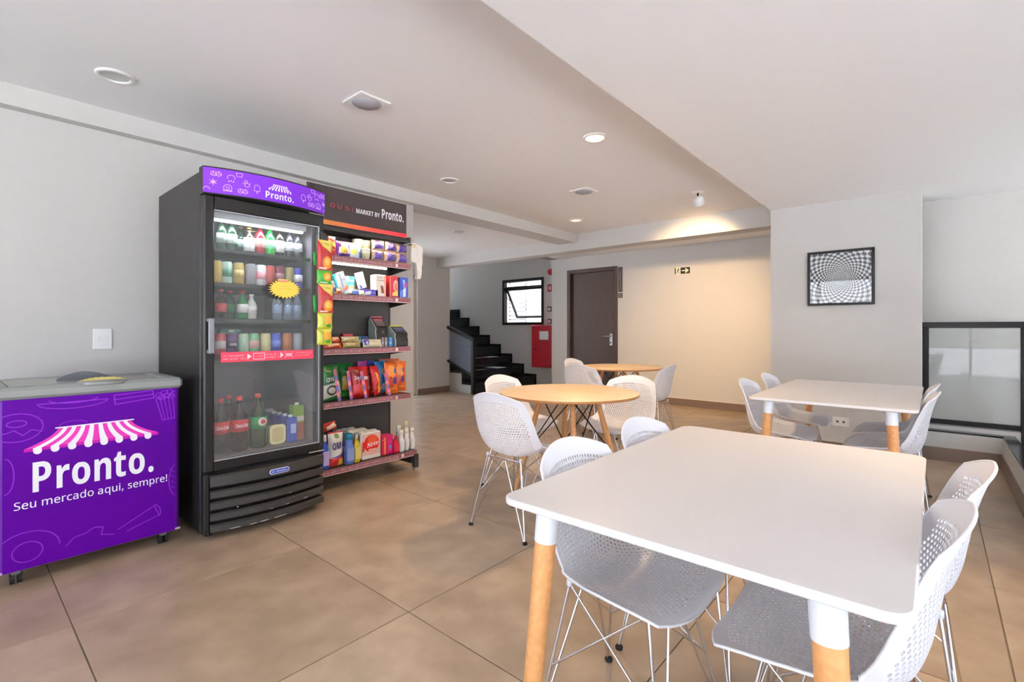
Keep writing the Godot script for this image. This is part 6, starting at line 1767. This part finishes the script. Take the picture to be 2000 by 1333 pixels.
	bag("bright blue snack bag with yellow ring beside the orange bags", u_at(757, v + 0.07), y, v + 0.12, 0.11, 0.262, 0.07, art(96, 128, "2c7cc0", [["o", "e8c43c", 0.55, 0.34, 0.2, 0.12], ["o", "2c7cc0", 0.55, 0.34, 0.12, 0.07], ["b", "e06a34", 0.6, 0.4, 1, 0.3, 1, 0.9, 0.7, 0.8], ["o", "d8dce8", 0.4, 0.8, 0.25, 0.12]]), g, -0.1, 0.1, "snack_bag", 18, 0.1)
	var orange := art(96, 128, "d4601c", [["o", "e88a3c", 0.4, 0.3, 0.3, 0.2], ["b", "b84018", 0.1, 0.5, 0.4, 0.45, 0.5, 0.8, 0.2, 0.9], ["o", "5a3c80", 0.6, 0.6, 0.16, 0.12], ["s", "f2c08a", 0.2, 0.82, 0.6, 0.07], ["o", "3c6ca8", 0.66, 0.3, 0.1, 0.08]])
	bag("orange snack bag next to the bright blue bag", u_at(772, v), y, v + 0.045, 0.13, 0.262, 0.07, orange, g, -0.1, 0.1, "snack_bag", 19)
	bag("orange snack bag at the rack's end of the crisps", u_at(788, v + 0.07), y, v + 0.12, 0.12, 0.255, 0.07, orange, g, -0.1, -0.05, "snack_bag", 20, -0.05)
	bag("dark orange snack bag standing behind the other orange bags", u_at(772, v + 0.13), y, v + 0.205, 0.2, 0.275, 0.04, flat("b4522c", 0.3), g, -0.05, 0, "snack_bag", 21)
	# promotional ribbons hanging down the crisps
	var rb := art(16, 128, "b85a78", [["r", "6a60b4", 0, 0.2, 1, 0.12], ["r", "d8889a", 0, 0.36, 1, 0.14], ["r", "5c68b8", 0, 0.56, 1, 0.12], ["r", "d88090", 0, 0.74, 1, 0.14], ["r", "6a60b4", 0, 0.92, 1, 0.08]])
	for i in 4:
		var px: float = [664, 687.5, 716, 762][i]
		var t := thing("promo_ribbon", ["pink and violet promo ribbon between the two green bags", "pink and violet promo ribbon beside the tortilla chips", "pink and violet promo ribbon across the tortilla chips", "pink and violet promo ribbon between blue and orange bags"][i], "ribbon", P(u_at(px, v - 0.03), y + 0.004, v - 0.024), 0.0, "promo ribbons on the crisps")
		part(t, "strip", box(Vector3(0.024, [0.235, 0.215, 0.21, 0.18][i], 0.0012), 0.0, Vector3(0, [0.1175, 0.1075, 0.105, 0.09][i], 0)), rb, Vector3.ZERO, Vector3(-0.08, 0, [0.12, 0.1, 0.16, 0.2][i]))
	# ---- bottom shelf: household goods
	y = RK_Y[4]
	v = RK_V - 0.08 + 0.045
	g = "household goods on the rack's bottom shelf"
	flask("cleaner_bottle", "blue cleaner bottle half hidden behind the fridge corner", "bottle", u_at(633.5, v), y, v, 0.056, 0.24, 0.05, flat("2c50b8", 0.35), flat("e4e0ea"), art(32, 48, "b8a8d8", [["s", "5a3c8c", 0.1, 0.3, 0.8, 0.2]]), g)
	var om := bag("white washing powder bag with dark blue lettering and red base", u_at(657, v), y, v + 0.01, 0.12, 0.245, 0.07, art(96, 160, "e0dcd4", [["r", "d8342e", 0, 0.76, 1, 0.24], ["r", "e8b83c", 0.62, 0.8, 0.34, 0.2], ["b", "6a4a9c", 0, 0.74, 0.4, 0.7, 1.0, 0.62, 1.0, 0.76], ["r", "b01c24", 0, 0, 1, 0.04], ["o", "7a9a5c", 0.5, 0.12, 0.14, 0.07]]), g, -0.03, 0.06, "washing_powder", 41)
	part(om, "lettering", text_mesh("OMO", 0.05, true, 0.1), flat("2c2c6c"), Vector3(0.004, 0.15, 0.036), Vector3(-0.03, 0, 0.05))
	bag("red and white rice bag lying on the goods beside the fridge", u_at(645, v + 0.06), y + 0.245, v + 0.06, 0.11, 0.06, 0.06, art(64, 32, "c8402c", [["b", "f0dcc8", 0.1, 0.5, 0.8, 0.1, 0.9, 0.6, 0.2, 0.9]]), g, -0.2, 0.1, "rice_bag", 42, 0.1)
	flask("softener_bottle", "blue fabric softener bottle with a big teal cap", "bottle", u_at(680.5, v), y, v - 0.004, 0.074, 0.222, 0.055, flat("5a74b8", 0.35), flat("1c86a8", 0.4), art(48, 64, "8c9cd0", [["o", "2c60b0", 0.4, 0.3, 0.3, 0.16], ["o", "c45a7c", 0.7, 0.3, 0.14, 0.12], ["o", "dcd8ec", 0.45, 0.75, 0.34, 0.16]]), g, 0.72, 0.2)
	flask("dish_soap_bottle", "yellow dish soap bottle beside the toilet paper", "bottle", u_at(696, v), y, v, 0.055, 0.2, 0.045, mat(Color("c4aa20"), 0.2), flat("d8ccb0"), art(32, 48, "d8c468", [["o", "e2dcc8", 0.5, 0.2, 0.3, 0.14], ["s", "8c7a20", 0.1, 0.6, 0.8, 0.12]]), g, 0.4, 0.14)
	for i in 3:
		var vz := v + [0.0, 0.124, 0.228][i] as float
		var uu := u_at(725.5, v) - [0.0, 0.03, 0.05][i] as float
		var tpk := thing("toilet_paper_pack", ["red and white toilet paper pack at the shelf edge", "white toilet paper pack right behind the red fronted one", "white toilet paper pack at the very back of the bottom shelf"][i], "pack", P(uu, y + LIFT, vz), 0, "toilet paper packs")
		if i == 2: tpk.position.x -= 0.02
		part(tpk, "wrap", box(Vector3(0.178, 0.2, [0.118, 0.1, 0.08][i]), 0.012, Vector3(0, 0.1, -[0.059, 0.05, 0.04][i])), flat("e9e5de", 0.35))
		if i == 0:
			var fp := part(tpk, "front_print", box(Vector3(0.16, 0.19, 0.001), 0.0, Vector3(0, 0.096, 0.0005)), art(128, 128, "d9b4a8", [["o", "d8241c", 0.5, 0.4, 0.42, 0.34], ["o", "e0562c", 0.55, 0.25, 0.26, 0.16], ["r", "e0a898", 0.34, 0.62, 0.44, 0.3], ["r", "c8281c", 0.0, 0.3, 0.12, 0.4], ["r", "e6ddd0", 0.0, 0.86, 1, 0.14], ["s", "c87a6a", 0.4, 0.7, 0.34, 0.05]]))
			part(fp, "lettering", text_mesh("Neve", 0.034, true, 0.1, 0, 0, 0, 0.25, true), M.white_print, Vector3(0.012, 0.108, 0.0016), Vector3(0, 0, 0.12))
		for a in [-1, 0, 1]: part(tpk, "roll_top", lathe([Vector2(0, 0.2), Vector2(0.024, 0.2), Vector2(0.026, 0.203), Vector2(0.02, 0.206), Vector2(0, 0.204)], 14), flat("efece6", 0.5), Vector3(a * 0.055, 0, -[0.06, 0.05, 0.04][i]))
	carton("sanitary_pack", "pink and red soft pack with orange stripe", "pack", u_at(751, v), y, v, 0.052, 0.155, 0.08, flat("b41c48"), art(48, 96, "c41c3c", [["r", "e8804c", 0.4, 0.1, 0.35, 0.9], ["s", "f0c0a8", 0.1, 0.2, 0.3, 0.06]]), g)
	carton("sanitary_pack", "magenta soft pack with blue emblem", "pack", u_at(762, v), y, v + 0.005, 0.058, 0.15, 0.08, flat("c01c6c"), art(48, 96, "cc2070", [["o", "6a88c8", 0.55, 0.62, 0.24, 0.12], ["r", "e878a8", 0.1, 0.34, 0.8, 0.03], ["s", "d8c45a", 0.3, 0.78, 0.5, 0.05]]), g)
	flask("shower_gel", "small red shower gel bottle beside the magenta pack", "bottle", u_at(773, v), y, v, 0.05, 0.135, 0.036, flat("b8142c", 0.3), flat("c01c34"), art(24, 40, "d03048", [["s", "f0b4bc", 0.1, 0.3, 0.8, 0.12]]), g, 0.5, 0.18)
	var wl := art(32, 48, "e6e2e0", [["o", "3c3a6c", 0.6, 0.35, 0.34, 0.3], ["o", "5a4a8c", 0.65, 0.7, 0.3, 0.18], ["s", "b0a8b8", 0.1, 0.8, 0.4, 0.1]])
	var i := 0
	for q in [[783.5, 0.0, 0.172, "white shampoo bottle beside the red shower gel"], [793, 0.012, 0.178, "white shampoo bottle with dark violet label in front"], [778, 0.11, 0.19, "white shampoo bottle standing behind the red shower gel"], [804, 0.02, 0.172, "white conditioner bottle with a brown leaf at the rack's end"]]:
		flask("shampoo_bottle", q[3], "bottle", u_at(q[0], v + q[1]), y, v + q[1], 0.043, q[2], 0.042, flat("e9e6e0", 0.3), flat("e6e0cf"), wl if i != 3 else art(32, 48, "e6e0d6", [["o", "8c7258", 0.6, 0.45, 0.2, 0.22]]), "white hair care bottles", 0.92, 0.2)
		i += 1
	flask("shampoo_bottle", "cream capped white lotion bottle behind the shampoo bottles", "bottle", u_at(794, v + 0.09), y, v + 0.1, 0.05, 0.215, 0.04, flat("ece8e2", 0.3), flat("e0d4b0"), null, "white hair care bottles", 0.6, 0.2)
	# ---- the strip of snack bags hung beside the fridge door
	var sv := 2.90
	var su := u_at(634.5, sv)
	var noodle_r := art(64, 96, "a82c2c", [["b", "d4c05a", 0.0, 0.0, 1.0, 0.0, 0.9, 0.42, 0.3, 0.2], ["o", "d88a2c", 0.62, 0.74, 0.34, 0.2], ["o", "e8b45c", 0.62, 0.72, 0.2, 0.11], ["r", "e6e0d8", 0.1, 0.92, 0.5, 0.06], ["s", "5a6a24", 0.3, 0.1, 0.5, 0.1]])
	var noodle_g := art(64, 64, "3c9a30", [["o", "d88a2c", 0.65, 0.45, 0.3, 0.32], ["o", "e8b45c", 0.65, 0.45, 0.17, 0.18], ["r", "e0e4d0", 0.2, 0.86, 0.5, 0.1]])
	var noodle_y := art(64, 64, "a8b030", [["o", "dca03c", 0.65, 0.42, 0.28, 0.3], ["o", "3c9a30", 0.7, 0.78, 0.2, 0.1], ["b", "c8cc5a", 0.0, 0.1, 0.3, 0.3, 0.3, 0.9, 0.0, 0.9]])
	var strip := thing("clip_strip", "black hanging clip strip holding the noodle packets beside the fridge door", "clip strip", P(su, 0, sv + 0.016))
	var ys := func(py: float) -> float: return y_v(634, py, sv)
	part(strip, "strip", box(Vector3(0.03, ys.call(455) - ys.call(672), 0.002), 0.0, Vector3(0, (ys.call(455) + ys.call(672)) / 2, 0)), flat("2a2a2c"))
	part(strip, "hook", tube([Vector3(0, ys.call(456), 0), Vector3(0, ys.call(452), -0.03), Vector3(0, ys.call(452), -0.062)], 0.003), M.rack_metal)
	var rows := [[470, 529, noodle_r, "red and yellow noodle packet at the top of the hanging strip", 0.0], [529, 556, noodle_g, "green noodle packet below the top red one on the strip", -0.004], [556, 613, noodle_r, "red and yellow noodle packet at the middle of the hanging strip", 0.006], [612, 644, noodle_y, "yellow green noodle packet above the lowest one on the strip", 0.0], [643, 675, noodle_y, "yellow green noodle packet at the bottom of the hanging strip", -0.004]]
	for r in rows:
		var hh: float = ys.call(r[0]) - ys.call(r[1]) - 0.002
		bag(r[3], su + r[4], ys.call(r[1]) + 0.001, sv, 0.108, hh, 0.026, r[2], "noodle packets on the hanging strip", 0.0, 0.12, "noodle_packet", 50)
	for q in [[495, 521, "narrow green noodle packet sticking out behind the top of the strip"], [578, 612, "narrow green noodle packet sticking out behind the middle of the strip"]]:
		bag(q[2], su - 0.05, ys.call(q[1]), sv + 0.026, 0.03, ys.call(q[0]) - ys.call(q[1]), 0.014, flat("2f9a3a", 0.35), "noodle packets on the hanging strip", 0.0, 0.5, "noodle_packet", 51, 0.08)

func terminal(label: String, u: float, y: float, v: float, w: float, h: float, tall: bool) -> void:
	var t := thing("payment_terminal", label, "payment terminal", P(u, y + LIFT, v), 0, "payment terminals on the rack")
	var side := PackedVector2Array([Vector2(-0.05, 0), Vector2(0.06, 0), Vector2(0.06, h * 0.3), Vector2(0.05, h * 0.45), Vector2(0.055, h * 0.62), Vector2(-0.03, h * 0.98), Vector2(-0.05, h * 0.9)])
	var st := mb()
	add_prism(st, side, -w / 2, w / 2)
	# outline lies in x, y with depth along z; turn it so that its x is the room's front
	var body := part(t, "body", done(st), flat("2b292a", 0.3))
	body.basis = Basis(Vector3(0, 0, 1), Vector3(0, 1, 0), Vector3(-1, 0, 0))
	st = mb()
	add_prism(st, side, -0.004, 0.004)
	var cheek := part(t, "side_cheek", done(st), flat("a9b4ae", 0.45), Vector3(-w / 2 - 0.005, 0, 0))
	cheek.basis = Basis(Vector3(0, 0, 1), Vector3(0, 1, 0), Vector3(-1, 0, 0))
	var a := atan2(h * 0.36, 0.085)
	var mid := Vector3(0, h * 0.80, 0.0125)
	var tilt := -(PI / 2 - a)
	var sc := part(t, "screen", box(Vector3(w * 0.82, h * 0.33, 0.004), 0.0015), art(48, 48, "6e6468" if tall else "3c4468", [["r", "c86a74" if tall else "5a6490", 0.0, 0.0, 1.0, 0.3], ["s", "b8a8a8", 0.15, 0.45, 0.7, 0.12], ["s", "8c8488", 0.15, 0.7, 0.6, 0.1]]), mid + Vector3(0, 0.0012, 0.002), Vector3(tilt, 0, 0))
	part(t, "rim_edge", box(Vector3(w, 0.012, 0.02), 0.003, Vector3(0, h * 0.985, -0.032)), flat("c46a72" if tall else "c8bc4c", 0.4))
	if tall: part(t, "scanner_lens", lathe([Vector2(0, 0), Vector2(0.02, 0), Vector2(0.019, 0.006), Vector2(0.01, 0.011), Vector2(0, 0.012)], 16), flat("57575c", 0.1), Vector3(0.01, h * 0.48, 0.05), Vector3(PI / 2, 0, 0))
	else: part(t, "front_panel", box(Vector3(w * 0.9, h * 0.25, 0.003), 0.001, Vector3(0, h * 0.16, 0.0605)), flat("343132", 0.4))
